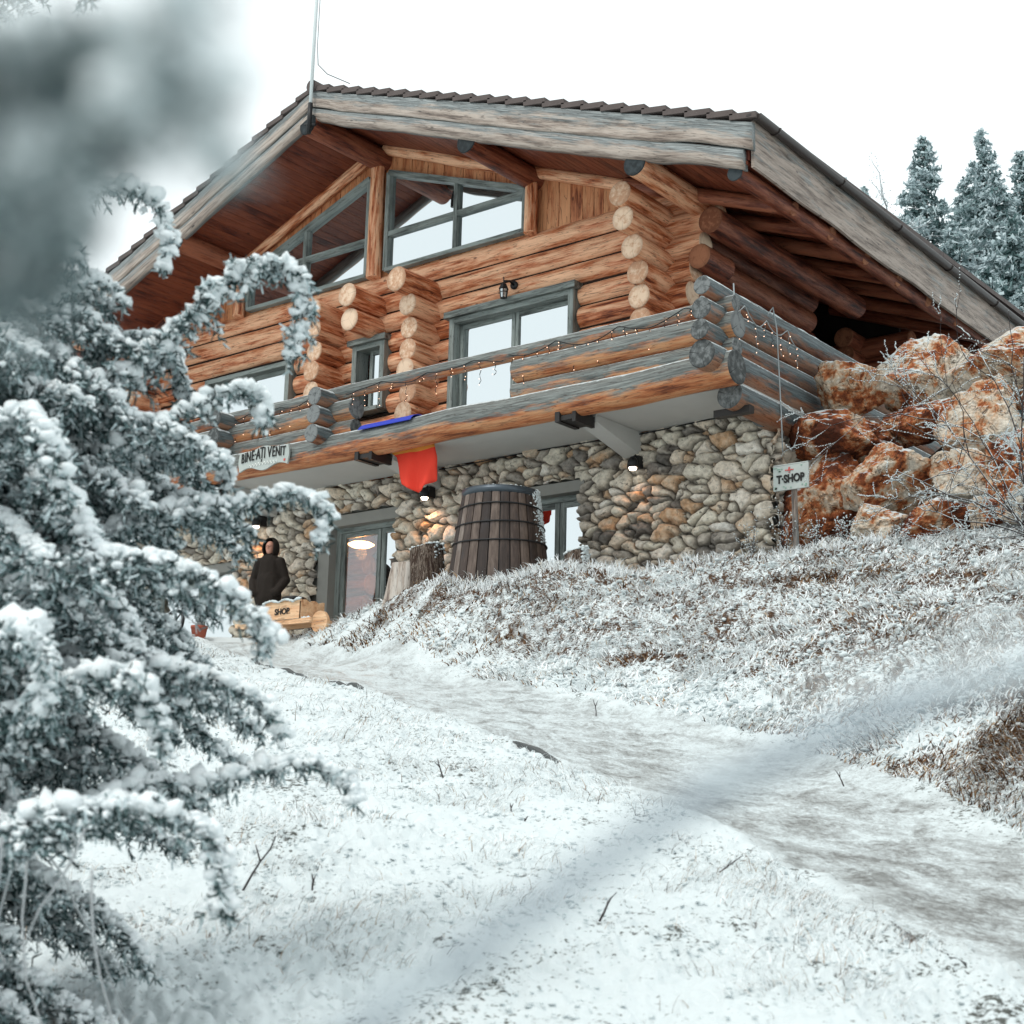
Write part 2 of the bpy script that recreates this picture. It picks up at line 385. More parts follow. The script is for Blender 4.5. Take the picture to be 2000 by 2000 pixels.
for x, y, r in ((-17.31, 16.9, .16), (-16.15, 16.6, .50), (-15.04, 16.4, .79), (-14.27, 16.3, .94), (-13, 16.2, 1.08), (-12.29, 16.4, 1.16), (-11.88, 17, 1.20), (-11.38, 17.5, 1.29),
                (-10.09, 18, 1.49), (-9.13, 17.6, 1.58), (-7.9, 17.2, 1.62), (-6.86, 17, 1.64), (-5.89, 16.8, 1.66), (-4.6, 16.5, 1.68), (-2.5, 16, 1.75),
                (-15.5, 18.4, .40), (-14.3, 18.4, .72), (-13, 18.4, .88), (-11.5, 18.5, 1.28), (-10.2, 18.8, 1.5), (-19, 18.5, -.22), (-17.6, 18.5, -.05), (-19.2, 17.5, -.24), (-21, 17.8, -.22), (-21, 19, -.35), (-24, 20, -.6),
                (-7.5, 13.9, .60), (-10.5, 15.4, .62), (-5.2, 12.8, .95), (-3.4, 11.2, .95), (-1.8, 9.6, .8), (-3.2, 13.5, 1.35), (-1, 12, 1.35), (-13.6, 15.4, .42), (-2.2, 8.9, .35)): ct(x, y, r)
CT = np.array(CT); TW = tps_fit(CT[:, :2], CT[:, 2])
def base_z(x, y):
    d = x*H2[0]+y*H2[1]
    return -1.5+.195*np.minimum(d, 25)+.10*np.maximum(d-25, 0)
def ground_s(x, y):
    x = np.asarray(x, float); y = np.asarray(y, float); sh = x.shape; x = x.ravel(); y = y.ravel()
    r = np.zeros(len(x))
    for i in range(0, len(x), 40000):
        xi = x[i:i+40000]; yi = y[i:i+40000]
        d = np.sqrt((xi[:, None]-CT[None, :, 0])**2+(yi[:, None]-CT[None, :, 1])**2)+1e-9
        r[i:i+40000] = (d*d*np.log(d)) @ TW[:-3]+TW[-3]+TW[-2]*xi+TW[-1]*yi
    # keep the fit only where it was made
    far = np.clip(1-np.maximum(0, np.hypot(x+11, y-11)-15)/8, 0, 1)
    r = np.clip(r, -.7, 2.6)*far
    return (base_z(x, y)+r).reshape(sh)
def seg_param(x, y, poly):
    """signed distance to polyline (positive on its left side, seen along it)"""
    best = np.full(np.shape(x), 1e9); sgn = np.zeros(np.shape(x))
    for (a, b) in zip(poly[:-1], poly[1:]):
        a = np.array(a); b = np.array(b); d = b-a; L = d @ d
        t = np.clip(((x-a[0])*d[0]+(y-a[1])*d[1])/L, 0, 1)
        ex = x-(a[0]+t*d[0]); ey = y-(a[1]+t*d[1]); q = np.hypot(ex, ey); cr = d[0]*ey-d[1]*ex
        mk = q < best; best = np.where(mk, q, best); sgn = np.where(mk, np.sign(cr), sgn)
    return best*sgn
BARE = [(-15.4, 15.9, 2.4, .7), (-3.35, 9.75, 1.5, 1.1), (-8.6, 16.0, .6, .3), (-6.2, 15.2, .8, .35), (-12.2, 14.9, .6, .3), (-9.6, 14.2, .5, .25)]
def sstep(e0, e1, v): t = np.clip((v-e0)/(e1-e0), 0, 1); return t*t*(3-2*t)
def surf(x, y, fine=True):
    """ground height with its small forms, and masks (path, bank)"""
    z = ground_s(x, y)
    P = np.stack([x, y], -1)
    wl_ = .15*vnoise(P*1.3, 31)+.09*vnoise(P*4, 32)+.05*vnoise(P*13, 33)
    dl = -seg_param(x, y, PATH_L)+wl_; dr = seg_param(x, y, PATH_R)+wl_*1.4     # positive outside the path
    # path_L runs from far to near with the path on its left... sign handled below
    inside = sstep(-.06, .22, -np.maximum(dl, dr))
    bank = sstep(.05, .9, dr)
    far = 1-sstep(16, 20, np.hypot(x+11, y-11))
    tuft = fbm(P*2.6, 4, 41); tuft2 = 1-np.abs(fbm(P*7.5, 3, 51))*2; tuft3 = vnoise(P*19, 61)
    mound = fbm(P*.9, 3, 71)
    hb = .15*mound+.11*tuft+.075*tuft2+.045*tuft3
    calm = sstep(-.25, .35, fbm(P*.75, 3, 95))
    hm = .06*mound+.05*tuft+(.026*tuft2+.020*tuft3+.018*vnoise(P*36, 62))*(.45+.70*calm)+.024
    hp = .016*vnoise(P*2.2, 81)+.010*vnoise(P*9, 82)+.006*vnoise(P*27, 83)-.012
    h = hm*(1-bank)+hb*bank
    bare = sum(np.clip(1-np.hypot((x-q[0])/q[2], (y-q[1])/q[3]), 0, 1) for q in BARE); bank = bank*(1+.75*np.minimum(bare, 1))
    h = h*(1-inside)+hp*inside
    return z+h*far, inside, bank
# fine sector in front of the camera
nd, ns_ = 640, 640
dd = 2.6*np.exp(np.linspace(0, math.log(31/2.6), nd)); aa = np.linspace(-.44, .50, ns_)
D_, A_ = np.meshgrid(dd, aa, indexing='ij')
GX = H2[0]*D_+S2[0]*D_*A_; GY = H2[1]*D_+S2[1]*D_*A_
GZ, GP, GB = surf(GX, GY)
idx = np.arange(nd*ns_).reshape(nd, ns_)
F = np.stack([idx[:-1, :-1], idx[:-1, 1:], idx[1:, 1:], idx[1:, :-1]], -1).reshape(-1, 4)
t = NT('snowy_meadow_ground'); ps = t.pos(); bk = t.attr('bank', False); pt = t.attr('path', False)
n1 = t.noise(ps, 6, 6, .68); n2 = t.noise(t.scale(ps, (1, 1, 2.5)), 30, 6, .75); n3 = t.noise(ps, 1.1, 3)
brown = t.ramp(t.noise(ps, 15, 5, .7), [(.3, (.016, .009, .006)), (.5, (.060, .029, .014)), (.7, (.16, .085, .04))])
cov = t.math('ADD', t.math('MULTIPLY', n1, .38), t.math('MULTIPLY', n2, .62))
cov = t.math('ADD', cov, t.math('MULTIPLY', t.math('SUBTRACT', n3, .5), .26))
thr = t.math('ADD', .413, t.math('MULTIPLY', bk, .082))
fsn = t.ramp(t.math('ADD', t.math('SUBTRACT', cov, thr), .5), [(.49, 0), (.52, 1)])
steep = t.ramp(t.up(), [(.50, 0), (.74, 1)])
steep = t.math('ADD', steep, t.math('SUBTRACT', .9, bk, True), True); fsn = t.math('MULTIPLY', fsn, steep)
brown = t.mix(t.math('SUBTRACT', 1, bk), brown, (.09, .095, .085)); meadow = t.mix(fsn, brown, SNOW)
# trodden, icy path: packed snow with stretched grit and bare icy patches
rp = t.n('VectorRotate', rotation_type='Z_AXIS'); t.put(rp.inputs['Vector'], ps); rp.inputs['Angle'].default_value = R_(32)
g1 = t.noise(t.scale(rp.outputs[0], (.8, 1.2, 1)), 2.6, 6, .75, .8); g2 = t.noise(t.scale(rp.outputs[0], (1.3, 1.7, 1)), 17, 7, .85, .2)
gg = t.math('ADD', t.math('MULTIPLY', g1, .50), t.math('MULTIPLY', g2, .50))
near = t.ramp(t.math('MULTIPLY', t.sep(ps, 1), .05), [(.30, 0), (.66, .07)])
pcol = t.ramp(t.math('ADD', gg, near), [(.39, (.12, .122, .115)), (.463, (.225, .232, .225)), (.515, (.38, .405, .405)), (.60, (.59, .645, .655))])
grit = t.ramp(t.noise(ps, 55, 3, .6), [(.60, 0), (.68, .55)])
pcol = t.mix(grit, pcol, (.12, .11, .10))
col = t.mix(pt, meadow, pcol)
rgh = t.ramp(t.math('MULTIPLY', pt, t.ramp(gg, [(.45, 1), (.55, 0)])), [(0, .85), (1, .42)])
hh = t.math('ADD', t.math('MULTIPLY', t.noise(ps, 38, 5, .7), .6), t.math('MULTIPLY', gg, .5))
M['ground'] = t.done(col, rgh, t.bump(hh, .7, .02), .25)
M['ground_far'] = M['ground']
# ============================================================ the outer hillside, one coarse sheet to the horizon
rr = np.r_[0, .8*np.exp(np.linspace(0, math.log(900/.8), 90))]; th = np.linspace(0, 2*np.pi, 120, endpoint=False)
RR, TT = np.meshgrid(rr, th, indexing='ij'); X = RR*np.cos(TT); Y = RR*np.sin(TT)
dv = X*H2[0]+Y*H2[1]; sv = X*S2[0]+Y*S2[1]
Zc = ground_s(X, Y)-.30*((dv > 1.5) & (dv < 33) & (sv > -.5*dv-.5) & (sv < .56*dv+.5))
Zc = np.where(dv > 25, 3.375+.10*np.minimum(dv-25, 8)+.33*np.clip(dv-33, 0, 40)*np.clip((sv+14)/18, 0, 1), np.where(dv < -30, -1.5-.195*30, Zc))
i2 = np.arange(len(rr)*120).reshape(len(rr), 120); i3 = np.roll(i2, -1, 1)
F2 = np.stack([i2[:-1], i3[:-1], i3[1:], i2[1:]], -1).reshape(-1, 4)
np_mesh('hillside', np.stack([X, Y, Zc], -1).reshape(-1, 3), F2[:, ::-1], M['snow'], smooth=True, kind='structure')
V = np.stack([GX, GY, GZ], -1).reshape(-1, 3)
fp = (GP.reshape(-1)[F].mean(1) > .5)
mp = np_mesh('meadow', V, F[~fp][:, ::-1], M['ground'], {'bank': GB.ravel(), 'path': GP.ravel()}, True, kind='structure')
pp = np_mesh('path', V, F[fp][:, ::-1], M['ground'], {'bank': GB.ravel(), 'path': GP.ravel()}, True, kind='structure')

# ============================================================ THE CHALET
RX, RZ = -18.03, 12.69
SLT = {1: .358, -1: .400}; SLS = {1: .388, -1: .404}      # tiles and soffit run at slightly different pitches
def roof_z(x): return RZ-SLT[1 if x >= RX else -1]*abs(x-RX)
def soff_z(x): return RZ-.40-SLS[1 if x >= RX else -1]*abs(x-RX)
HOUSE = thing("log_chalet", "two storey log chalet with stone ground floor, wide gable roof and log balcony", "chalet", (-18.0, 18.5, 3.4))
XL, XR = -24.06, -12.0
PITCH = .365; Z0 = 6.22; AX = 18.66; LR = .187
openings = [(-16.26, -13.66, 6.3, 8.80), (-18.47, -17.66, 7.40, 8.66), (-22.36, -19.98, 7.45, 8.70)]
wall = MB()
for i in range(10):
    zc = Z0+PITCH*(i+.5); xr = [-11.75, -11.72, -11.75, -11.70, -11.72, -11.68, -11.62, -11.45, -11.2, -10.95][i]
    cuts = [(a, b) for a, b, lo, hi in openings if zc > lo and zc < hi+.05]
    x = XL-.5
    for a, b in sorted(cuts)+[(xr, None)]:
        e = a if b is not None else xr
        if e-x > .12: wall.log((x, AX, zc), (e, AX, zc), LR*rng.uniform(.98, 1.03), LR*rng.uniform(.96, 1.03), seg=24, step=.16, wob=.010, lump=.05)
        x = b if b is not None else x
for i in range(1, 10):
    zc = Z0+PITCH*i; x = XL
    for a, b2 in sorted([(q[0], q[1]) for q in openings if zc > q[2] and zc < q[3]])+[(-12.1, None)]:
        if a-x > .1: wall.log((x, AX-.055, zc), (a, AX-.055, zc), .040, .040, seg=6, step=1.0, wob=0, caps=False, mi=2)  # dark strip added in each seam to stand in for groove shade
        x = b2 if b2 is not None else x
wall.build('log_wall', [M['log'], M['logcap'], plain('seam_shade', (.022, .012, .008), .95)], HOUSE)
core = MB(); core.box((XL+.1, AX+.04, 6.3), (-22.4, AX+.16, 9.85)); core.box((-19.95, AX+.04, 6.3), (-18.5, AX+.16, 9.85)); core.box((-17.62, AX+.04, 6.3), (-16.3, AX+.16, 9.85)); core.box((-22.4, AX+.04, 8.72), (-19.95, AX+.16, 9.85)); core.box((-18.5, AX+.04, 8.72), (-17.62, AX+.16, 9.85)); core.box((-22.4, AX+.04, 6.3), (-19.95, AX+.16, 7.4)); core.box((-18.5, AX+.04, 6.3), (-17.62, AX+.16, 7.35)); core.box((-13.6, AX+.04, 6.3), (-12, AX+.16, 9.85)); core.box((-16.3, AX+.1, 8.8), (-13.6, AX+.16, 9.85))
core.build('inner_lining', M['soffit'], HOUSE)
# projecting ends of the cross walls
def stack(x, rows, y1=19.2, r=.185):
    st = MB()
    for (z, y0, rr_) in rows:
        st.log((x+rng.uniform(-.02, .02), y0, z), (x, y1, z), rr_, rr_*.97, seg=22, step=.15, wob=.008)
    st.build('log_ends', [M['log'], M['logcap']], HOUSE)
zs = [9.25, 8.88, 8.50, 8.13, 7.76, 7.39, 7.02, 6.65]
stack(-16.72, [(9.24, 17.62, .215)]+[(z, 17.93+rng.uniform(-.05, .05), .188) for z in zs[1:]])
stack(-18.92, [(9.22, 17.85, .20)]+[(z, 17.93+rng.uniform(-.04, .04), .186) for z in zs[1:]])
stack(-17.98, [(9.27, 17.75, .205), (8.86, 17.82, .20)])
stack(-12.12, [(9.47, 17.40, .19), (9.12, 17.48, .185), (8.77, 17.72, .19), (8.42, 17.88, .19), (8.06, 17.93, .19), (7.70, 17.95, .188), (7.34, 17.95, .188), (6.98, 17.95, .188)])
stack(-23.95, [(z, 17.9+rng.uniform(-.05, .05), .188) for z in zs])
# side wall logs running back, dark recess and the next cross wall
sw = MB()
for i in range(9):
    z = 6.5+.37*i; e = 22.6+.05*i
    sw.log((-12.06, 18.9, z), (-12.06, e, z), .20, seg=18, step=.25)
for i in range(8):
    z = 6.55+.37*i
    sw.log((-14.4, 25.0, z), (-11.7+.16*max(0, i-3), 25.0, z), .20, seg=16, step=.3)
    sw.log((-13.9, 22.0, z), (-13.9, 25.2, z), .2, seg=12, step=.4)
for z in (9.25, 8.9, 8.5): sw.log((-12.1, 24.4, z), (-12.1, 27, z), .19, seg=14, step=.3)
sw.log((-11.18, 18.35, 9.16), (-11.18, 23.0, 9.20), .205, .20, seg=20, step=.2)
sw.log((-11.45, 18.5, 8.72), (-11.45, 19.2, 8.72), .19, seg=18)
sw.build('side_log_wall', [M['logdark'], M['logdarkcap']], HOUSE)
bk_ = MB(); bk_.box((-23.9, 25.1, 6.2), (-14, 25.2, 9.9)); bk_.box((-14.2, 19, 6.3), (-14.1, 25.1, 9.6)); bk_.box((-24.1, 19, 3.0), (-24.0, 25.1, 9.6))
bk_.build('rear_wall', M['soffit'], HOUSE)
bk_ = MB(); bk_.prism([(-15.5, 25.3, 3.5), (-11.45, 25.3, 3.5), (-11.45, 25.3, soff_z(-11.45)+.02), (-15.5, 25.3, soff_z(-15.5)+.02)], (0, .1, 0)); bk_.build('recess_blocker', M['steel'], HOUSE)  # dark sheet added to block the pale view and keep the recess dark
# gable boards
gb = MB(); x = XL-.2
while x < -12.0:
    wd = rng.uniform(.17, .26); x1 = x+wd-.008; dy = rng.uniform(0, .02)
    z1 = soff_z(x)-.02; z2 = soff_z(x1)-.02
    if min(z1, z2) > 9.8:
        pts = [(x, 18.56+dy, 9.74), (x1, 18.56+dy, 9.74), (x1, 18.56+dy, z2), (x, 18.56+dy, z1)]
        if x < RX < x1: pts.insert(3, (RX, 18.56+dy, soff_z(RX)-.02))
        P = np.array(pts); n = len(P); V_ = np.concatenate([P, P+[0, .03, 0]])
        Fx = [tuple(range(n))[::-1], tuple(range(n, 2*n))]+[(i, (i+1) % n, n+(i+1) % n, n+i) for i in range(n)]
        o3 = rng.random(3)*20
        gb.add(V_, Fx, np.stack([V_[:, 2]+o3[0], (V_[:, 0]-x)*.55+o3[1], V_[:, 1]*0+o3[2]], 1), rng.random())
    x += wd
gb.build('gable_boards', M['board'], HOUSE)
fr = MB()
for sx in (-1, 1):
    fr.log((RX+sx*.12, 18.47, soff_z(RX)-.10), (RX+sx*6.4, 18.47, soff_z(RX+6.4)-.10), .105, .10, seg=14, step=.2, capmi=0)
    fr.log((RX+sx*.30, 17.62, soff_z(RX+.3)-.07), (RX+sx*8.2, 17.62, soff_z(RX+8.2)-.07), .07, .07, seg=12, step=.3, capmi=0) if False else None
fr.build('gable_rafter', [M['log'], M['logcap']], HOUSE)
for x, zt in ((-18.04, 12.1), (-14.58, 10.85), (-21.5, 10.85)):
    p = MB(); r = .135 if x == -18.04 else .11
    p.log((x, 18.42, 9.80), (x, 18.42, zt), r, r*.9, seg=14, step=.25, capmi=0, tone=.5); p.build('gable_post', [M['log'], M['logcap']], HOUSE)
# ---- windows
def bar(mb, p, q, wd, y0, y1):
    """straight bar between two points of the facade plane"""
    p = np.array(p, float); q = np.array(q, float); d = (q-p)/np.linalg.norm(q-p); n = np.array([-d[1], d[0]])*wd/2
    P = [p-n, q-n, q+n, p+n]; V_ = np.array([[a[0], y, a[1]] for y in (y0, y1) for a in P])
    Fx = [(0, 1, 2, 3), (7, 6, 5, 4)]+[(i, (i+1) % 4, 4+(i+1) % 4, 4+i) for i in range(4)]
    L = np.linalg.norm(q-p); lc = np.array([[u, v, w_] for w_ in (0, .05) for u, v in ((0, 0), (L, 0), (L, wd), (0, wd))])+rng.random(3)*20
    mb.add(V_, Fx, lc, rng.random())
def pane(name, poly, y, parent, mat=None):
    P = np.array([[a, y, b] for a, b in poly]); n = len(P); V_ = np.concatenate([P, P+[0, .008, 0]])
    mb = MB(); mb.add(V_, [tuple(range(n))[::-1], tuple(range(n, 2*n))]+[(i, (i+1) % n, n+(i+1) % n, n+i) for i in range(n)]); mb.build(name, mat or M['glass'], parent)
for sgn in (1, -1):
    X_ = lambda a: RX+sgn*(a-RX)
    x0, x1 = -17.80, -14.74; top = lambda x: roof_z(x)-.36-.55+.02-(.0 if True else 0)
    # measured heights of the slanted head
    top = lambda x: 11.72+(x-x0)*(10.62-11.72)/(x1-x0)
    wf = MB(); b = 9.90; y0, y1 = 18.44, 18.56; xm = -16.22; zt = 10.56
    P = lambda x, z: (X_(x), z)
    bar(wf, P(x0, b-.0), P(x0, top(x0)), .09, y0, y1); bar(wf, P(x1, b), P(x1, top(x1)), .08, y0, y1)
    bar(wf, P(x0, b), P(x1, b), .07, y0-.005, y1); bar(wf, P(x0, top(x0)), P(x1, top(x1)), .10, y0-.008, y1)
    bar(wf, P(x0, zt), P(x1, zt), .09, y0+.012, y1); bar(wf, P(xm, b), P(xm, top(xm)), .08, y0+.008, y1)
    w_ = wf.build('gable_window', M['frame'], HOUSE)
    pane('pane', [P(x0, b), P(x1, b), P(x1, top(x1)), P(x0, top(x0))][::sgn], 18.52, w_)
def casement(name, xa, xb, za, zb, leaves, head=.0, ybase=18.40, sill=True, leafx=None, midrail=None, mat='glass'):
    f = MB(); T = .085
    # casing boards on the logs
    f.box((xa-.02, ybase, za), (xa+T, ybase+.30, zb)); f.box((xb-T, ybase, za), (xb+.02, ybase+.30, zb))
    f.box((xa+T, ybase+.002, zb-T), (xb-T, ybase+.30, zb)); 
    if sill: f.box((xa+T, ybase-.03, za-.02), (xb-T, ybase+.30, za+.05))
    o = f.build(name, M['frame'], HOUSE)
    if head:
        h = MB(); h.box((xa-.09, ybase-.07, zb+.002), (xb+.09, ybase+.15, zb+head)); h.build('head_board', M['frame'], o)
    ys = ybase+.16; xs = leafx or list(np.linspace(xa+T, xb-T, leaves+1))
    for a, b in zip(xs[:-1], xs[1:]):
        s_ = MB(); W = .075; g = .006; z_lo, z_hi = za+.05, zb-T
        s_.box((a+g, ys, z_lo), (a+W, ys+.06, z_hi)); s_.box((b-W, ys, z_lo), (b-g, ys+.06, z_hi))
        s_.box((a+W, ys+.002, z_hi-W), (b-W, ys+.058, z_hi)); s_.box((a+W, ys+.002, z_lo), (b-W, ys+.058, z_lo+W))
        if midrail: s_.box((a+W, ys+.002, midrail), (b-W, ys+.058, midrail+.09))
        s_.build('sash', M['frame'], o, bevel=.004)
        pane('pane', [(a+W-.01, z_lo+W-.01), (b-W+.01, z_lo+W-.01), (b-W+.01, z_hi-W+.01), (a+W-.01, z_hi-W+.01)], ys+.03, o, M[mat])
    return o
casement('balcony_door', -16.20, -13.70, 6.42, 8.66, 2, head=.11, midrail=6.98, sill=True)
casement('bathroom_window', -18.42, -17.70, 7.40, 8.60, 1, head=.10, leafx=[-18.17, -17.79])
casement('bedroom_window', -22.30, -20.03, 7.45, 8.67, 2)
# ---- roof
rf = MB()
YF, YB = 16.80, 30.5; EX = 8.37
def slopebox(mb, sx, a, b, za, zb, y0, y1, mi=0, tone=None, lcrow=None):
    """slab between distances a,b from the ridge, offsets za..zb below/above roof_z"""
    P = []
    for d in (a, b):
        for z in (za, zb):
            zz = (soff_z(RX+sx*d) if z < -.2 else roof_z(RX+sx*d)-.04)+(z+.36 if z < -.2 else z)
            P += [(RX+sx*d, y0, zz), (RX+sx*d, y1, zz)]
    V_ = np.array(P); F_ = [(0, 1, 3, 2), (4, 6, 7, 5), (0, 4, 5, 1), (2, 3, 7, 6), (0, 2, 6, 4), (1, 5, 7, 3)]
    o3 = rng.random(3)*20
    lc = np.stack([V_[:, 1]+o3[0], (np.abs(V_[:, 0]-RX)-a)*.55+o3[1], np.zeros(8)+o3[2]], 1)
    mb.add(V_, F_, lc, rng.random() if tone is None else tone, mi)
for sx in (-1, 1):
    a = .02
    while a < EX-.02:
        b = min(a+rng.choice([.14, .16, .15]), EX-.02); yy = YF+.05
        slopebox(rf, sx, a, b-.006, -.36, -.31+rng.uniform(0, .006), yy, YB); a = b
    slopebox(rf, sx, 0, EX, -.29, -.06, YF+.06, YB)
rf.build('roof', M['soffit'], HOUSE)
tl = MB(); n_t = 24; L_t = (EX+.12)/n_t
for sx in (-1, 1):
    for i in range(n_t):
        a = i*L_t; b = (i+1)*L_t+.05; up_a, up_b = -.015, .06
        ny = 32; ys_ = np.linspace(YF-.07, YB, ny+1)
        for j in range(ny):
            y0, y1 = ys_[j]+.004, ys_[j+1]-.004
            P = []
            for d, off in ((a, up_a), (b, up_b)):
                for z in (-.085, .0): P += [(RX+sx*d, y0, RZ-SLT[sx]*d+z+off+.03), (RX+sx*d, y1, RZ-SLT[sx]*d+z+off+.03)]
            tl.add(P, [(0, 1, 3, 2), (4, 6, 7, 5), (0, 4, 5, 1), (2, 3, 7, 6), (0, 2, 6, 4), (1, 5, 7, 3)], None, rng.random())
RF = bpy.data.objects[[o.name for o in HOUSE.children if o.name.startswith('roof')][0]]
tl.build('roof_tiles', M['tile'], HOUSE)
rt = MB()
for j in range(27):
    y = YF-.1+j*.41; rt.tube([(RX, y, RZ+.02), (RX, y+.22, RZ+.025), (RX, y+.43, RZ+.04)], .11, 12)
rt.build('ridge_tiles', M['tile'], HOUSE)
for sx in (-1, 1):
    for nm, zo, zt, y0, y1, mt in (('upper_bargeboard', -.36, -.055, YF-.045, YF+.04, 'barge'), ('lower_bargeboard', -.60, -.355, YF-.01, YF+.10, 'barge')):
        bb = MB(); nseg = 60; ds = np.linspace(0 if nm[0] == 'u' else .0, EX+(.10 if nm[0] == 'u' else -.05), nseg)
        wob = .028*vnoise(np.stack([ds*.9+sx*9, ds*0+len(nm)], -1), 5)+.012*vnoise(np.stack([ds*3+sx*9, ds*0], -1), 6)
        bul = .012*vnoise(np.stack([ds*1.7, ds*0+3], -1), 8)
        rows = []
        prof = [(0, 0), (.12, -.5), (.5, -1), (.88, -.5), (1, 0)] if nm[0] == 'l' else [(0, -.15), (.1, -.5), (.5, -.6), (.9, -.5), (1, -.15)]
        V_ = []; lc = []
        for k, d in enumerate(ds):
            zc = RZ-SLT[sx]*d; gr = 1+(.030 if sx > 0 else .012)*d
            for (u, bulge) in prof:
                zz = (zo+(zt-zo)*u)*gr+wob[k]*(1-u); V_.append((RX+sx*d, y0+bulge*(.05 if nm[0] == 'l' else .02)+bul[k], zc+zz)); lc.append((d+sx*20, u*(zt-zo), (u-.5)*.3+.02*bulge))
            for u in (1, 0):
                zz = (zo+(zt-zo)*u)*gr+wob[k]*(1-u); V_.append((RX+sx*d, y1, zc+zz)); lc.append((d+sx*20, u*.3, .3))
        w_ = len(prof)+2
        Fx = [(k*w_+j, k*w_+(j+1) % w_, (k+1)*w_+(j+1) % w_, (k+1)*w_+j) for k in range(nseg-1) for j in range(w_)]
        Fx += [tuple(range(w_)), tuple((nseg-1)*w_+j for j in range(w_))[::-1]]
        bb.add(V_, Fx, lc, .6, 0, True); bb.build(nm, M[mt], HOUSE)
    # eave fascia and gutter
    ez = roof_z(RX+EX); sag = lambda y: -.020*(y-YF)*(1 if sx > 0 else 0)
    fa = MB(); fx = RX+sx*(EX+.03); ny = 40; ysf = np.linspace(YF+.05, YB, ny); V_ = []; lc = []
    for k, y in enumerate(ysf):
        wv = .03*float(vnoise(np.array([y*1.1, 2.0]), 12)); tp = .12*(1-np.clip((y-YF)/6, 0, 1))
        for (dx, z) in ((0, -.70+wv), (.045, -.70+wv), (.045, -.02), (0, -.02)):
            V_.append((fx+sx*dx, y, ez+z+sag(y))); lc.append((y, z, .02+z*.1))
    Fx = [(k*4+j, k*4+(j+1) % 4, (k+1)*4+(j+1) % 4, (k+1)*4+j) for k in range(ny-1) for j in range(4)]+[(0, 1, 2, 3), (4*ny-1, 4*ny-2, 4*ny-3, 4*ny-4)]
    fa.add(V_, Fx, lc, .5); fa.build('eave_fascia', M['fascia'], HOUSE)
    gu = MB(); gx = fx+sx*.12; th_ = np.linspace(math.pi, 2*math.pi, 9); ys2 = np.linspace(YF-.02, YB, 26)
    ro = [(math.cos(a)*.075, math.sin(a)*.075) for a in th_]+[(math.cos(a)*.068, math.sin(a)*.068) for a in th_[::-1]]
    V_ = [(gx+c, y, ez+sag(y)+s_) for y in ys2 for c, s_ in ro]; k_ = len(ro)
    Fx = [(i*k_+j, i*k_+(j+1) % k_, (i+1)*k_+(j+1) % k_, (i+1)*k_+j) for i in range(len(ys2)-1) for j in range(k_)]
    gu.add(V_, Fx, None, .5, 0, True); gu.add([(gx+c, YF-.02, ez+s_) for c, s_ in ro[:9]], [tuple(range(9))])
    for y in np.arange(YF+.5, YB, 1.9): gu.tube([(gx+.083*math.cos(a), y, ez+sag(y)+.083*math.sin(a)) for a in np.linspace(math.pi, 2*math.pi, 8)], .012, 5)
    gu.prism([(fx, YF-.07, ez-.02), (fx, YB, ez-.02+sag(YB)), (fx, YB, ez+.012+sag(YB)), (fx, YF-.07, ez+.012)], (sx*.07, 0, 0))
    gu.build('gutter', M['gutter'], HOUSE)
    # rafters under the side eave
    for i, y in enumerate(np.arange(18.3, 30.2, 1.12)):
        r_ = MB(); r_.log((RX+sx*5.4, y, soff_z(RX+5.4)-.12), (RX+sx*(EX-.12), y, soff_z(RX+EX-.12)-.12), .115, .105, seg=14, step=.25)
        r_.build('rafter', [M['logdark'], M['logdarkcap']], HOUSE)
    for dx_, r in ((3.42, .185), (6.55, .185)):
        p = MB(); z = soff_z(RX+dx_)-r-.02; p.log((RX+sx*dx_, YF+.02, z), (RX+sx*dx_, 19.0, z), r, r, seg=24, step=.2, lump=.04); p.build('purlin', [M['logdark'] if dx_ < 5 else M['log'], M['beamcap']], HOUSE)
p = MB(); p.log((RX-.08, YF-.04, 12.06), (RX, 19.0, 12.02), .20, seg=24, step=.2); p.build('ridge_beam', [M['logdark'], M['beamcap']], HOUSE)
for dx_ in (8.15,):
    p = MB(); p.log((RX+dx_, YF+.05, soff_z(RX+dx_)-.14), (RX+dx_, YB, soff_z(RX+dx_)-.14), .12, seg=14, step=.4); p.build('eave_purlin', [M['logdark'], M['beamcap']], HOUSE)

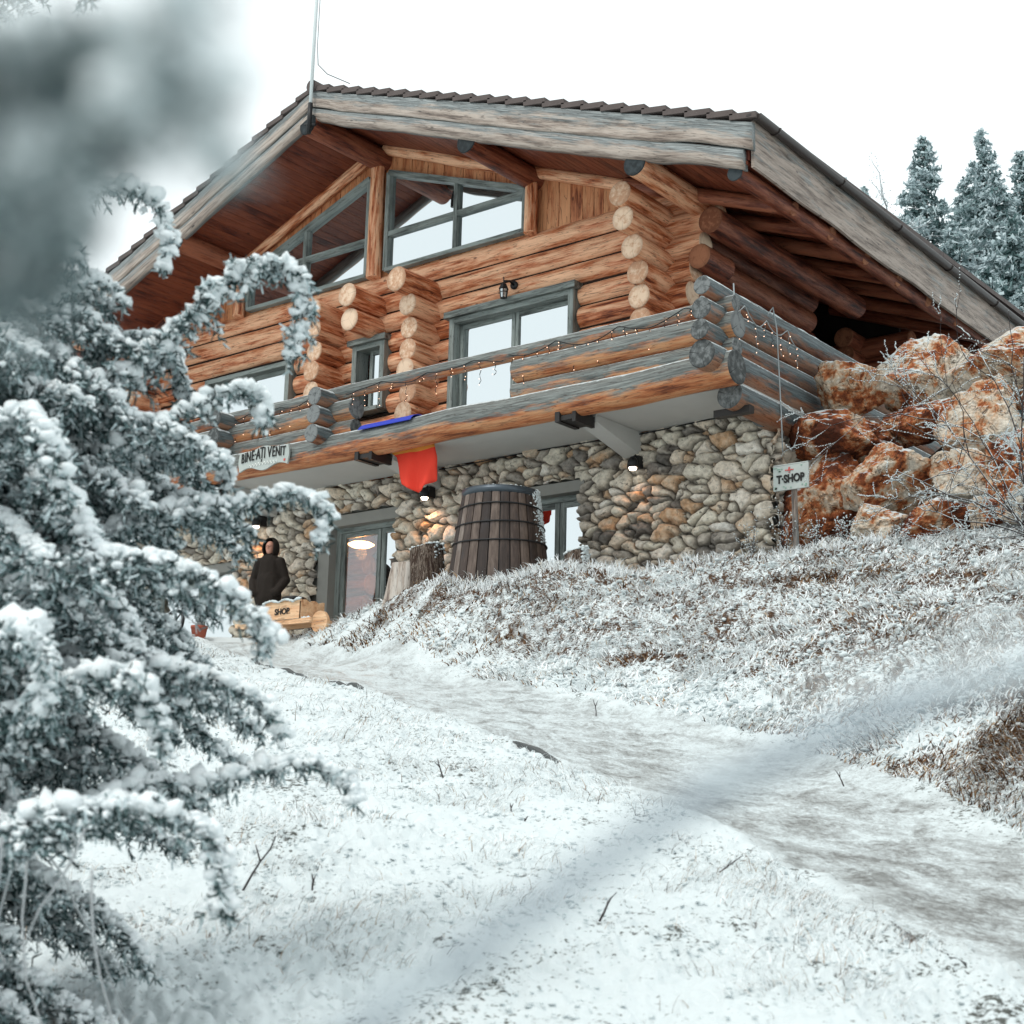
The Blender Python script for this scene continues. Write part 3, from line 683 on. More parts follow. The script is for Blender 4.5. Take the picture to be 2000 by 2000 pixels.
# ============================================================ stone ground floor
def rubble(name, u0, u1, v0, v1, place, holes, res=.017, seed=3, cu=.235, cv=.145, depth=.125):
    nu = int((u1-u0)/res)+1; nv = int((v1-v0)/res)+1
    U, V_ = np.meshgrid(np.linspace(u0, u1, nu), np.linspace(v0, v1, nv), indexing='ij')
    Q = np.stack([U, V_], -1); wu = .085*fbm(Q*4.5, 3, seed+1); wv = .07*fbm(Q*4.5, 3, seed+2)
    gu_, gv = (U+wu)/cu, (V_+wv)/cv; iu = np.floor(gu_).astype(int); iv = np.floor(gv).astype(int)
    f1 = np.full(U.shape, 9.); f2 = f1.copy(); cid = np.zeros(U.shape, np.int64); ou = np.zeros(U.shape); ov = ou.copy()
    for a in (-2, -1, 0, 1, 2):
        for b in (-2, -1, 0, 1, 2):
            ju, jv = iu+a, iv+b; z0 = np.zeros_like(ju)
            pu = ju+.5+(_h(ju, jv, z0, seed)-.5)*.95; pv = jv+.5+(_h(ju, jv, z0, seed+7)-.5)*.95
            wt = (_h(ju, jv, z0, seed+13)-.5)*.85
            d = np.sqrt((gu_-pu)**2+(gv-pv)**2)-wt
            l1 = d < f1; f2 = np.where(l1, f1, np.minimum(f2, d)); 
            ou = np.where(l1, gu_-pu, ou); ov = np.where(l1, gv-pv, ov)
            cid = np.where(l1, ju*7919+jv*104729, cid); f1 = np.where(l1, d, f1)
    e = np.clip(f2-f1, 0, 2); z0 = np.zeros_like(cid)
    rnd = [_h(cid, z0, z0, 60+k) for k in range(6)]
    prof = 1-np.exp(-(e*5.0)**1.4)
    hgt = depth*prof*(.72+.5*rnd[0])+((rnd[1]-.5)*ou*.12+(rnd[2]-.5)*ov*.14)*prof
    hgt = hgt+(.034*(1-2*np.abs(fbm(Q*7, 4, seed+5)))+.016*fbm(Q*30, 3, seed+6))*prof
    pit = np.clip(fbm(Q*22, 2, seed+9)-.38, 0, 1); hgt = hgt-pit*.07*prof
    stain = fbm(Q*1.1, 3, seed+20)*.10
    tone = np.clip(rnd[3]*.85+.08+stain+.06*fbm(Q*9, 3, seed+11), .0, 1)
    ii = np.arange(nu*nv).reshape(nu, nv); F_ = np.stack([ii[:-1, :-1], ii[1:, :-1], ii[1:, 1:], ii[:-1, 1:]], -1)
    cu_, cv_ = (U[:-1, :-1]+res/2), (V_[:-1, :-1]+res/2); keep = np.ones(cu_.shape, bool)
    jit = .05*fbm(np.stack([cu_, cv_], -1)*5, 2, 77)
    for (a, b, c, d) in holes: keep &= ~((cu_ > a+jit) & (cu_ < b+jit) & (cv_ > c) & (cv_ < d))
    P = place(U, V_, hgt).reshape(-1, 3)
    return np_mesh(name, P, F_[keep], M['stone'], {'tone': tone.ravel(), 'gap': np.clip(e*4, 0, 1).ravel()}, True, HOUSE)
t = NT('limestone_rubble'); tn = t.attr('tone', False); gap_shade = t.attr('gap', False)
col = t.ramp(tn, [(.0, (.11, .10, .09)), (.12, (.30, .27, .24)), (.26, (.56, .50, .42)), (.50, (.72, .66, .55)), (.60, (.54, .33, .19)), (.68, (.68, .57, .45)), (1, (.80, .77, .71))])
nz = t.noise(t.pos(), 14, 5, .7); col = t.mix(1.0, col, t.ramp(nz, [(.3, .55), (.5, 1.0), (.7, 1.25)]), 'MULTIPLY')
lich = t.ramp(t.noise(t.pos(), 9, 5, .75), [(.58, 0), (.66, .8)]); col = t.mix(lich, col, (.055, .055, .05))
col = t.mix(t.ramp(gap_shade, [(.0, 1), (.85, 0)]), col, (.030, .022, .017))  # shade in the gaps between stones painted into the colour
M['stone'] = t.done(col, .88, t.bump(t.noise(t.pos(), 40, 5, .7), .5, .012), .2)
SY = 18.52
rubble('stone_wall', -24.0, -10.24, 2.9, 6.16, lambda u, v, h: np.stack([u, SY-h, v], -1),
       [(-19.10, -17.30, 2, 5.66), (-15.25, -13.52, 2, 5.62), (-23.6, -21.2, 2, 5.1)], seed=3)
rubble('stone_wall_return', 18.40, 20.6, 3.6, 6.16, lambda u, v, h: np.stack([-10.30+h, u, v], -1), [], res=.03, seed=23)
bw = MB(); bw.box((-21.15, SY+.02, 2.9), (-19.12, SY+.35, 6.15)); bw.box((-24, SY+.02, 5.12), (-21.15, SY+.35, 6.15)); bw.box((-24, SY+.02, 2.9), (-23.65, SY+.35, 5.12)); bw.box((-17.32, SY+.02, 2.9), (-15.27, SY+.35, 6.15)); bw.box((-13.54, SY+.02, 2.9), (-10.34, 20.6, 6.15))
bw.box((-19.12, SY+.02, 5.68), (-17.32, SY+.3, 6.15)); bw.box((-15.27, SY+.02, 5.64), (-13.54, SY+.3, 6.15))
bw.build('masonry_core', M['jamb'], HOUSE)
# ---- ground floor openings
def glazed(name, xa, xb, za, zb, xm, mat, lintel):
    f = MB(); y0 = SY-.06
    if lintel: f.box((xa, y0, za), (xa+.26, SY+.30, zb)); f.box((xa+.26, y0+.003, zb-.19), (xb+.05, SY+.30, zb))
    else: f.box((xa, y0, zb-.17), (xb+.03, SY+.30, zb))
    o = f.build(name, M['jamb'], HOUSE)
    s_ = MB(); a0 = xa+(.26 if lintel else 0); ztop = zb-(.19 if lintel else .17); ys = SY+.14; W = .085
    s_.box((a0, ys-.03, za), (a0+.10, ys+.08, ztop)); s_.box((a0+.10, ys-.03, ztop-.09), (xb+.05, ys+.08, ztop)); s_.box((xb-.04, ys-.03, za), (xb+.06, ys+.08, ztop-.09))
    s_.build('door_frame', M['frame'], o)
    for a, b in ((a0+.10, xm-.01), (xm+.01, xb-.04)):
        l = MB(); zt = ztop-.09
        l.box((a, ys, za+.02), (a+W, ys+.055, zt)); l.box((b-W, ys, za+.02), (b, ys+.055, zt)); l.box((a+W, ys+.002, zt-W), (b-W, ys+.053, zt)); l.box((a+W, ys+.002, za+.02), (b-W, ys+.053, za+.16))
        l.build('door_leaf', M['frame'], o, bevel=.004)
        pane('pane', [(a+W-.01, za+.15), (b-W+.01, za+.15), (b-W+.01, zt-W+.01), (a+W-.01, zt-W+.01)], ys+.025, o, M['glass' if a > xm else mat])
    return o
gd = glazed('terrace_door', -19.08, -17.28, 3.3, 5.64, -17.80, 'clear', True)
glazed('ground_window', -15.25, -13.50, 3.9, 5.60, -14.06, 'glass', False)
glazed('end_door', -23.6, -21.18, 3.2, 5.10, -22.3, 'glass', False)
# room behind the terrace door
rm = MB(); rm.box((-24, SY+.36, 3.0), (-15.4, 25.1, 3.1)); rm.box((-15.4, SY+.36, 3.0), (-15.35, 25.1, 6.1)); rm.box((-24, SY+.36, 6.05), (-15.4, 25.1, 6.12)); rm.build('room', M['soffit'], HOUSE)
ir = MB()
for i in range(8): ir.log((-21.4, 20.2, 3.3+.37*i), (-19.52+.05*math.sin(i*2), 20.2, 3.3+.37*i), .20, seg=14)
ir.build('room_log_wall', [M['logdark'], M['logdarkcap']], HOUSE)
# ---- concrete floor slab and the cantilever brackets
sl = MB(); sl.box((-24.1, 17.23, 6.16), (-10.12, 18.42, 6.40)); sl.box((-12.3, 18.42, 6.16), (-10.12, 24.2, 6.40)); sl.build('balcony_slab', M['plaster'], HOUSE)
for x in (-12.72, -16.62, -20.45):
    b = MB(); b.prism([(x, 17.30, 6.158), (x, 17.30, 6.05), (x, 18.44, 5.80), (x, 18.44, 6.158)], (.30, 0, 0)); o = b.build('cantilever', M['plaster'], HOUSE, bevel=.008)
    s_ = MB(); s_.box((x-.06, 16.80, 5.98), (x+.02, 17.28, 6.13)); s_.box((x+.02, 16.83, 6.0), (x+.22, 17.29, 6.07)); s_.box((x+.22, 16.83, 5.96), (x+.28, 17.29, 6.12)); s_.build('steel_bracket', M['steel'], o)
cbl = MB(); cbl.tube([(x, SY-.14+.02*math.sin(x*3), 6.13+.015*math.sin(x*2.1)) for x in np.arange(-17, -10.2, .25)], .010, 5); cbl.build('cable', M['black'], HOUSE)
# ---- balcony

GL = [M['grey'], M['greycap']]; GS = [M['greyside'], M['greycap']]
def rail(name, p0, p1, r0, r1=None, mats=GL, **k):
    b = MB(); b.log(p0, p1, r0, r1, seg=24, step=.14, lump=.06, **k); return b.build(name, mats, HOUSE)
YR = 17.0
rail('balcony_beam', (-24.4, 16.95, 6.29), (-9.93, 16.95, 6.30), .222, .235, wob=.02)
rail('balcony_rail', (-21.6, YR, 7.20), (-9.96, YR, 7.21), .105, .112, wob=.02)
rail('balcony_rail', (-24.2, YR, 7.20), (-21.4, YR, 7.20), .10, .105)
rail('balcony_rail', (-24.2, YR, 6.88), (-16.88, YR, 6.90), .165, .17)
rail('balcony_rail', (-24.2, YR, 6.60), (-16.88, YR, 6.60), .135, .135)
rail('balcony_rail', (-13.63, YR, 6.93), (-9.94, YR, 6.92), .175, .185)
rail('balcony_rail', (-13.66, YR, 6.62), (-9.96, YR, 6.62), .12, .13)
for z, y0, r in ((7.37, 16.55, .130), (7.05, 16.50, .150), (6.74, 16.46, .140), (6.42, 16.50, .195)):
    rail('side_rail', (-10.20, y0, z), (-10.20, 24.0, z), r, r*.95, mats=GS, wob=.015)
rail('side_beam', (-10.16, 17.15, 6.02), (-10.16, 18.35, 6.02), .19, .19, mats=GS)
rail('side_beam', (-10.25, 18.2, 6.05), (-10.25, 24.0, 6.05), .20, .20, mats=GS)
sb = MB(); sb.box((-10.5, 17.3, 5.80), (-9.95, 17.42, 5.9));  sb.build('steel_bracket', M['steel'], HOUSE)
for x in (-17.40, -19.77, -22.3):
    for z, r, y0 in ((7.10, .15, 16.58), (6.78, .15, 16.56), (6.47, .15, 16.54)): rail('crossing_stub', (x, y0, z), (x, 17.5, z), r, r*1.02, mats=[M['greyside'], M['greycap']])
for z, r in ((6.90, .165), (6.60, .14)):
    pass
# snow lying on the open rail tops
sn = MB()
for (x, y, z) in ((-17.40, 16.9, 7.25), (-10.2, 16.75, 7.5)):
    pass
def snow_strip(mb, a, b, r, zt, wd, seed):
    a = np.array(a, float); b = np.array(b, float); n = int(np.linalg.norm(b-a)/.06); u = np.linspace(0, 1, n)
    t_ = (b-a)/np.linalg.norm(b-a); s_ = np.cross(t_, [0, 0, 1]); V_ = []
    w1 = wd*(.75+.35*vnoise(np.stack([u*n*.2, u*0+seed], -1), 9)); hh_ = zt*(.8+.5*vnoise(np.stack([u*n*.3, u*0+seed], -1), 10))
    for k in range(n):
        c = a+(b-a)*u[k]
        for q in (-1, -.6, 0, .6, 1): V_.append(c+s_*q*w1[k]+np.array([0, 0, math.sqrt(max(0, r*r-(q*w1[k])**2))-.004+hh_[k]*(1-abs(q)**2.5)]))
    F_ = [(k*5+j, k*5+j+1, (k+1)*5+j+1, (k+1)*5+j) for k in range(n-1) for j in range(4)]
    mb.add(V_, F_, None, .5, 0, True)
snow_strip(sn, (-10.2, 16.57, 7.37), (-10.2, 23.9, 7.37), .13, .03, .07, 1); sn.build('snow_on_rail', M['snow'], HOUSE); sn = MB()
snow_strip(sn, (-10.2, 16.52, 7.06), (-10.2, 17.0, 7.06), .15, .014, .05, 2); sn.build('snow_on_rail', M['snow'], HOUSE); sn = MB()
snow_strip(sn, (-10.2, 16.52, 6.42), (-10.2, 18.2, 6.42), .195, .016, .05, 3)
sn.build('snow_on_rail', M['snow'], HOUSE)
# ============================================================ BOULDERS beside the house
t = NT('rusty_limestone'); ps = t.pos(); tn = t.attr('tone', False)
n1 = t.noise(ps, 1.9, 6, .62, .6); n2 = t.noise(ps, 7, 6, .72, .3)
rr_ = t.math('ADD', t.math('MULTIPLY', n1, .62), t.math('MULTIPLY', n2, .38)); rr_ = t.math('ADD', rr_, t.math('MULTIPLY', t.math('SUBTRACT', tn, .5), .20))
col = t.ramp(rr_, [(.38, (.10, .024, .010)), (.43, (.33, .085, .028)), (.465, (.50, .19, .075)), (.50, (.62, .44, .30)), (.57, (.72, .65, .55))])
col = t.mix(t.ramp(t.noise(ps, 26, 4, .7), [(.3, .5), (.62, 0)]), col, (.06, .04, .03)); cr_ = t.math('ABSOLUTE', t.math('SUBTRACT', t.noise(ps, 2.6, 5, .6, 1.0), .5)); col = t.mix(t.ramp(cr_, [(.003, .85), (.016, 0)]), col, (.03, .012, .007))
col = snow_over(t, col, .64, .86, .26, 8)
M['rock'] = t.done(col, .85, t.bump(t.math('ADD', n2, t.math('MULTIPLY', t.noise(ps, 22, 5, .7), .5)), .9, .05), .2)
def boulder(c, hx, hz, hy, seed, tone, label, rotz=0):
    r = np.random.default_rng(seed)
    bm = bmesh.new(); bmesh.ops.create_icosphere(bm, subdivisions=6, radius=1)
    D = np.array([v.co[:] for v in bm.verts]); F_ = np.array([[v.index for v in f.verts] for f in bm.faces]); bm.free()
    N_ = r.normal(size=(13, 3)); N_ /= np.linalg.norm(N_, axis=1)[:, None]; hh_ = r.uniform(.62, 1.0, 13)
    q = D @ N_.T; q = np.where(q > .05, hh_/np.maximum(q, .05), 9)
    rad = -np.log(np.exp(-q*30).sum(1)+math.exp(-30*1.2))/30
    rad = rad*(1+.13*fbm(D*1.6+seed, 3, seed)+.11*(1-2*np.abs(fbm(D*2.8+seed, 4, seed+3)))+.055*(1-2*np.abs(fbm(D*7+seed, 4, seed+5))))
    P = D*rad[:, None]*np.array([hx, hy, hz])*1.08
    a = r.uniform(-.25, .25) if rotz == 0 else rotz; ca, sa = math.cos(a), math.sin(a)
    P = np.stack([P[:, 0]*ca-P[:, 1]*sa*.5, P[:, 0]*sa*.6+P[:, 1]*ca, P[:, 2]], 1)
    o = np_mesh('boulder', P, F_, M['rock'], {'tone': np.full(len(P), tone)+.25*fbm(D*1.2+seed*3, 2, seed+8)}, True)
    o.location = c; return tag(o, label, 'boulder', 'boulders piled beside the chalet')
BL = [((1666, 766, 19.5), 125, 118, .42, 'tall rusty boulder against the end of the balcony side rails'),
      ((1805, 742, 20.1), 165, 135, .50, 'large pale topped boulder at the crest of the pile under the eave'),
      ((1968, 718, 20.0), 165, 112, .46, 'grey brown boulder topmost at the right edge of the photo'),
      ((1795, 832, 19.7), 125, 92, .10, 'dark red boulder wedged below the large pale topped one'),
      ((1925, 822, 19.5), 140, 122, .52, 'cream and orange boulder behind the frosted bush twigs'),
      ((1632, 872, 19.2), 205, 96, .14, 'long low dark rust boulder with a snowy ledge above the signpost'),
      ((1612, 988, 18.9), 150, 165, .16, 'big rounded dark orange boulder directly behind the small shop sign'),
      ((1732, 942, 18.5), 152, 118, .56, 'angular orange boulder with a beaked left end, middle of the pile'),
      ((1896, 940, 18.7), 112, 116, .62, 'pale grey wedge shaped boulder pointing down between two orange ones'),
      ((2000, 918, 18.5), 125, 112, .48, 'orange boulder cut by the right edge of the photo'),
      ((1712, 1032, 18.1), 108, 82, .62, 'small cream boulder at the foot of the pile right of the signpost'),
      ((1822, 1018, 18.0), 120, 62, .22, 'flat rust red boulder lying low in the snow at the foot of the pile'),
      ((1936, 1000, 17.9), 78, 54, .46, 'little brown boulder half sunk in snow below the pale wedge one'),
      ((2014, 996, 17.7), 100, 66, .76, 'pale low boulder at the right edge where the snow slope begins'),
      ((1830, 962, 19.1), 70, 90, .30, 'dark boulder in the gap between the angular and the wedge ones')]
for i, ((x, y, Y), wpx, hpx, tn_, lb) in enumerate(BL):
    p = at_y(x, y, Y); d = np.linalg.norm(p); s_ = d/FPX/2
    boulder(p, wpx*s_*1.0, hpx*s_*.96, .5*(wpx+hpx)*s_*.95, 40+i, tn_, lb)
em = MB(); n_ = 24; V_ = []
for i in range(n_):
    for j in range(n_):
        u = i/(n_-1); v = j/(n_-1); x = -9.85+8*u; y = 19.9+3.6*v
        hgt = 2.35*sstep(0, .35, v)*(.5+.5*sstep(0, .15, u))*(1-.5*u)
        V_.append((x, y, 4.05+hgt+.25*float(vnoise(np.array([x*1.3, y*1.3]), 5))))
em.add(V_, [(i*n_+j, (i+1)*n_+j, (i+1)*n_+j+1, i*n_+j+1) for i in range(n_-1) for j in range(n_-1)], None, .5, 0, True)
M['earth'] = plain('dark_soil', (.035, .022, .015), .9, .4, 4, .8, .05, .2, 0, (.8, .95, .2, 6))
em.build('earth_bank', M['earth'], kind='structure')
# ============================================================ BARREL
def gz(x, y): return float(surf(np.array([x]), np.array([y]))[0][0])
bx, by = -13.92, 17.05; bz = 3.55
T_ = thing('wooden_barrel', 'dark tapered wooden barrel standing upright on the snowy crest before the wall', 'barrel', (bx, by, bz))
t = NT('old_stave_wood'); tn = t.attr('tone', False); lc = t.attr('lc')
gn = t.noise(t.scale(lc, (14, 14, 1.2)), 1.6, 5, .7, .2)
col = t.ramp(t.math('ADD', t.math('MULTIPLY', gn, .6), t.math('MULTIPLY', tn, .4)), [(.32, (.024, .015, .012)), (.48, (.058, .038, .030)), (.63, (.125, .090, .072)), (.82, (.28, .24, .215))])
col = t.mix(t.ramp(t.noise(t.pos(), 3, 4), [(.55, 0), (.75, .5)]), col, (.045, .045, .055))
M['stave'] = t.done(col, .55, t.bump(gn, .4, .01), .35)
ns = 28; hB = 1.60; prof = [(0.775-.22*(k/12)**.9-.012*math.sin(k/12*3.14)*-1, hB*k/12) for k in range(13)]
b = MB()
for s_ in range(ns):
    a0 = 2*math.pi*s_/ns+.012; a1 = 2*math.pi*(s_+1)/ns-.012; tn_ = rng.random(); V_ = []; 
    for (r, z) in prof:
        for q in range(5):
            a = a0+(a1-a0)*q/4; e = .006*(1 if q in (0, 4) else 0); V_.append((bx+(r-e)*math.cos(a), by+(r-e)*math.sin(a), bz+z))
        V_.append((bx+(r-.03)*math.cos(a1), by+(r-.03)*math.sin(a1), bz+z)); V_.append((bx+(r-.03)*math.cos(a0), by+(r-.03)*math.sin(a0), bz+z))
    F_ = [(k*7+j, k*7+(j+1) % 7, (k+1)*7+(j+1) % 7, (k+1)*7+j) for k in range(12) for j in range(7)]+[tuple(range(7)), tuple(12*7+j for j in range(7))[::-1]]
    b.add(V_, F_, np.array(V_)+[s_*1.3, 0, 0], tn_, 0, False)
b.build('staves', M['stave'], T_); b = MB(); b.lathe([(r_q-.035, z_q) for r_q, z_q in prof], (bx, by, bz), 40); b.build('lining', M['black'], T_)
b = MB(); b.lathe([(.50, hB-.06), (.50, hB-.03)], (bx, by, bz), 32); b.lathe([(.0, hB-.03), (.3, hB+.03), (.50, hB+.02), (.52, hB-.02)], (bx, by, bz), 40, cap=False); b.build('snow_cap', M['snow'], T_)
for k, zf in enumerate((.10, .50, .665, .83)):
    r = np.interp(zf*hB, [z for _, z in prof], [q for q, _ in prof]); h = MB()
    h.tube([(bx+(r+.010)*math.cos(a), by+(r+.010)*math.sin(a), bz+zf*hB+.012*math.sin(a*2+k)) for a in np.linspace(0, 2*math.pi, 60)], .012, 6); h.build('wire_hoop', M['black'], T_)
r = prof[-1][0]; h = MB(); h.lathe([(r+.004, hB-.10), (r+.016, hB-.10), (r+.014, hB+.004), (r+.002, hB+.004)], (bx, by, bz), 56, cap=False); h.build('top_band', plain('blued_band', (.06, .075, .09), .4, .3, 9, .1, .01, .5, .6), T_)
def blobs(name, C, R, mat=None, parent=None, flat=.8, seed=1, ico=1, **kw):
    """many small lumpy snow clumps in one mesh"""
    C = np.asarray(C, float); n = len(C); R = np.asarray(R, float)*np.ones(n); r = np.random.default_rng(seed)
    bm = bmesh.new(); bmesh.ops.create_icosphere(bm, subdivisions=ico, radius=1)
    D = np.array([v.co[:] for v in bm.verts]); F_ = np.array([[v.index for v in f.verts] for f in bm.faces]); bm.free()
    k = len(D); A = r.normal(size=(n, 3, 3))*.18+np.eye(3)*np.array([1, 1, flat])
    V_ = np.einsum('kj,nij->nki', D, A)*R[:, None, None]*(1+.16*r.normal(size=(n, k, 1)))+C[:, None]
    FF = (F_[None]+np.arange(n)[:, None, None]*k).reshape(-1, 3)
    return np_mesh(name, V_.reshape(-1, 3), FF, mat or M['snow'], None, True, parent, **kw)
cs = []; rs = []
for k in range(620):
    zf = .52+.50*rng.random()**.6; a = R_(22)+rng.normal()*.11*(2.2-zf); r = np.interp(min(1, zf)*hB, [z for _, z in prof], [q for q, _ in prof])
    cs.append((bx+r*math.cos(a), by+r*math.sin(a), bz+zf*hB-.02)); rs.append(.008+.016*rng.random()*(zf if zf > .8 else .6))
for a in np.linspace(R_(-70), R_(60), 60): cs.append((bx+(.545)*math.cos(a), by+.545*math.sin(a), bz+hB-.01+.008*rng.random())); rs.append(.02)
blobs('wind_blown_snow', cs, rs, parent=T_)
# ============================================================ STUMPS
t = NT('furrowed_bark'); lc = t.attr('lc'); fu = t.noise(t.scale(lc, (7, 7, 1.1)), 2.6, 5, .7, 1.2)
rg = t.math('ABSOLUTE', t.math('SUBTRACT', fu, .5)); col = t.ramp(rg, [(.0, (.50, .44, .38)), (.02, (.30, .22, .17)), (.06, (.10, .065, .05)), (.16, (.035, .022, .018))])
M['bark'] = t.done(snow_over(t, col, .6, .8, .2, 20), .9, t.bump(t.ramp(rg, [(0, 1), (.10, 0)]), 1.0, .03), .15)
M['cutwood'] = m_log('sawn_grey_wood', (.16, .12, .10), (.36, .29, .24), (.52, .47, .42), grey=(.33, .35, .34), grey_lo=.05)
def stump(c, r0, r1, h, lean, mat, label, sn=True, seg=40):
    T = thing('tree_stump', label, 'stump', c, 'stumps standing before the stone wall'); b = MB(); V_ = []; k = 14
    th = np.arange(seg)/seg*2*np.pi; sd_ = rng.random()*40
    for i in range(k):
        u = i/(k-1); r = r0+(r1-r0)*u; q = np.stack([np.cos(th)*1.6+sd_, np.sin(th)*1.6, np.full(seg, u*1.2)], -1)
        rr2 = r*(1+.10*vnoise(q, 4)+.06*vnoise(q*3.5, 5)*(1 if mat == 'bark' else .3))
        for a, rad in zip(th, rr2): V_.append((c[0]+rad*math.cos(a)+lean[0]*u, c[1]+rad*math.sin(a)+lean[1]*u, c[2]+h*u+(.05*math.sin(a+1)*u if mat == 'bark' else 0)))
    F_ = [(i*seg+j, i*seg+(j+1) % seg, (i+1)*seg+(j+1) % seg, (i+1)*seg+j) for i in range(k-1) for j in range(seg)]
    b.add(V_, F_, np.array(V_) if mat == 'bark' else np.array(V_)[:, [2, 0, 1]]-np.array([0, c[0], c[1]]), .5, 0, True); b.add(V_[-seg:], [tuple(range(seg))], np.array(V_[-seg:])-np.array(c)[None]*0, .5, 1)
    b.build('trunk', [M[mat], M['cutwood']], T)
    if sn:
        top = np.array(V_[-seg:]); cc = top.mean(0); n = 70; a = rng.random(n); j = rng.integers(0, seg, n)
        # snow caught on the top and down the side that faces away from the wall light
        C = cc+(top[j]-cc)*np.sqrt(a)[:, None]; C2 = top[(np.abs(((th-R_(20)+math.pi) % (2*math.pi))-math.pi) < .7)]
        C2 = np.concatenate([C2+[0, 0, -h*q*.5] for q in np.linspace(0, .8, 7)])+rng.normal(size=(len(C2)*7, 3))*.012
        blobs('snow', np.concatenate([C+[0, 0, .005], C2]), .03, parent=T, flat=.6)
    return T
stump((-15.02, 16.80, 3.42), .27, .235, 1.02, (-.10, .02), 'bark', 'tall stump with deeply furrowed bark and a snowy top left of the barrel')
stump((-15.52, 16.72, 3.36), .30, .22, .84, (.10, 0), 'cutwood', 'smooth barkless stump leaning against the bark covered one', sn=False)
stump((-12.58, 17.1, 3.75), .15, .15, .42, (-.02, 0), 'bark', 'short thin stump right of the barrel with snow down its side')
# ============================================================ SIGNS
def text_mesh(name, body, size, mat, parent, loc, rot, offset=.0, depth=.004, sx=1.0, shear=0):
    cu = bpy.data.curves.new('t', 'FONT'); cu.body = body; cu.size = size; cu.extrude = depth; cu.offset = offset; cu.align_x = 'CENTER'; cu.align_y = 'CENTER'; cu.shear = shear
    ob = bpy.data.objects.new('t', cu); COL.objects.link(ob); dg = bpy.context.evaluated_depsgraph_get(); me = bpy.data.meshes.new_from_object(ob.evaluated_get(dg))
    bpy.data.objects.remove(ob)
    mt = Matrix.Translation(Vector(loc)) @ rot.to_4x4() @ Matrix.Diagonal((sx, 1, 1, 1)); me.transform(mt)
    me.transform(Matrix.Translation(-Vector(world_loc(parent)))); me.materials.clear()
    return link(name, me, [mat], parent)
FACE = Matrix.Rotation(R_(90), 3, 'X')                      # text standing on the facade plane, read from the meadow
M['ink'] = plain('dark_lettering', (.018, .017, .016), .7); M['redink'] = plain('faded_red_paint', (.55, .09, .08), .7); M['greenink'] = plain('faded_green_paint', (.22, .36, .28), .7)
M['whiteink'] = plain('chalky_white_paint', (.75, .76, .73), .8)
M['board_w'] = plain('weathered_white_board', (.40, .43, .41), .8, .18, 5, .5, .01)
T_ = thing('shop_sign', 'small hand painted board on a pale post in front of the boulders', 'sign', (-9.60, 17.8, 3.8))
b = MB(); b.box((-9.875, 17.77, 4.80), (-9.355, 17.795, 5.135), tone=.5); b.box((-9.872, 17.772, 5.137), (-9.358, 17.793, 5.155)); b.build('board', M['board_w'], T_, bevel=.006)
b = MB(); b.log((-9.58, 17.83, 3.85), (-9.60, 17.83, 5.0), .042, .040, seg=8, step=.2); b.build('post', [M['barge'], M['barge']], T_)
text_mesh('lettering', 'T·SHOP', .150, M['ink'], T_, (-9.615, 17.762, 4.945), FACE, .005, sx=.80)
s_ = MB()
def serif(mb, x, z, w_=.022): mb.box((x-w_, 17.756, z-.006), (x+w_, 17.766, z+.006))
text_mesh('red_ornament', '~§~', .085, M['redink'], T_, (-9.63, 17.762, 5.068), FACE, .002, sx=.9)
b = MB()
for k in range(26):
    x = rng.uniform(-9.86, -9.37); z = rng.choice([5.09, 5.11, 4.83, 4.85, 5.06]); r = rng.uniform(.006, .013)
    if -9.74 < x < -9.52 and z > 5: continue
    b.box((x-r, 17.760, z-r*.6), (x+r, 17.768, z+r*.6))
b.build('green_specks', M['greenink'], T_)
b = MB(); b.prism([(-9.83+.02*math.cos(a)*(1 if i % 2 else .45), 17.760, 4.835+.02*math.sin(a)*(1 if i % 2 else .45)) for i, a in enumerate(np.linspace(0, 2*math.pi, 11)[:-1])], (0, .008, 0)); b.build('star', M['ink'], T_)

T_ = thing('welcome_sign', 'pale carved board with dark capitals fixed to the balcony beam', 'sign', (-18.6, 16.70, 6.05))
cx_, cz_ = -18.62, 6.27; outl = []
for u in np.linspace(0, 1, 22): outl.append((cx_-.57+1.14*u, cz_+.165+.035*math.cos((u-.5)*9)))
for u in np.linspace(0, 1, 8)[1:-1]: outl.append((cx_+.57+.03*math.sin(u*math.pi), cz_+.15-.30*u))
for u in np.linspace(1, 0, 22): outl.append((cx_-.57+1.14*u, cz_-.165-.04*math.cos((u-.5)*10)))
for u in np.linspace(1, 0, 8)[1:-1]: outl.append((cx_-.57-.03*math.sin(u*math.pi), cz_+.15-.30*u))
b = MB(); b.prism([(x, 16.665, z) for x, z in outl], (0, .03, 0)); b.build('board', M['board_w'], T_)
# letters follow a slight arch and grow in the middle
def arch_text(s, x0, x1, zb, size):
    L = [c for c in s]; wts = [{'I': .35, 'Î': .35, ' ': .35, '·': .35, 'N': .95, 'V': .9}.get(c, .75) for c in L]; tot = sum(wts); x = x0
    for c, w_ in zip(L, wts):
        dx = (x1-x0)*w_/tot; xm = x+dx/2; u = (xm-x0)/(x1-x0); x += dx
        if c == ' ': continue
        text_mesh('letter', c, size*(1.0+.18*math.sin(u*math.pi)), M['ink'], T_, (xm, 16.655, zb+.035*math.sin(u*math.pi)), FACE, .002, sx=.60)
arch_text('BINE·AȚI VENIT', cx_-.53, cx_+.53, cz_+.035, .22)
b = MB(); b.tube([(cx_-.33+.66*u, 16.66, cz_-.11+.022*math.sin(u*60)+.02*math.sin(u*math.pi)) for u in np.linspace(0, 1, 120)], .007, 4); b.build('white_scroll', M['whiteink'], T_)
b = MB(); b.box((cx_+.49, 16.655, cz_-.12), (cx_+.525, 16.664, cz_-.085)); b.build('red_heart', M['redink'], T_)
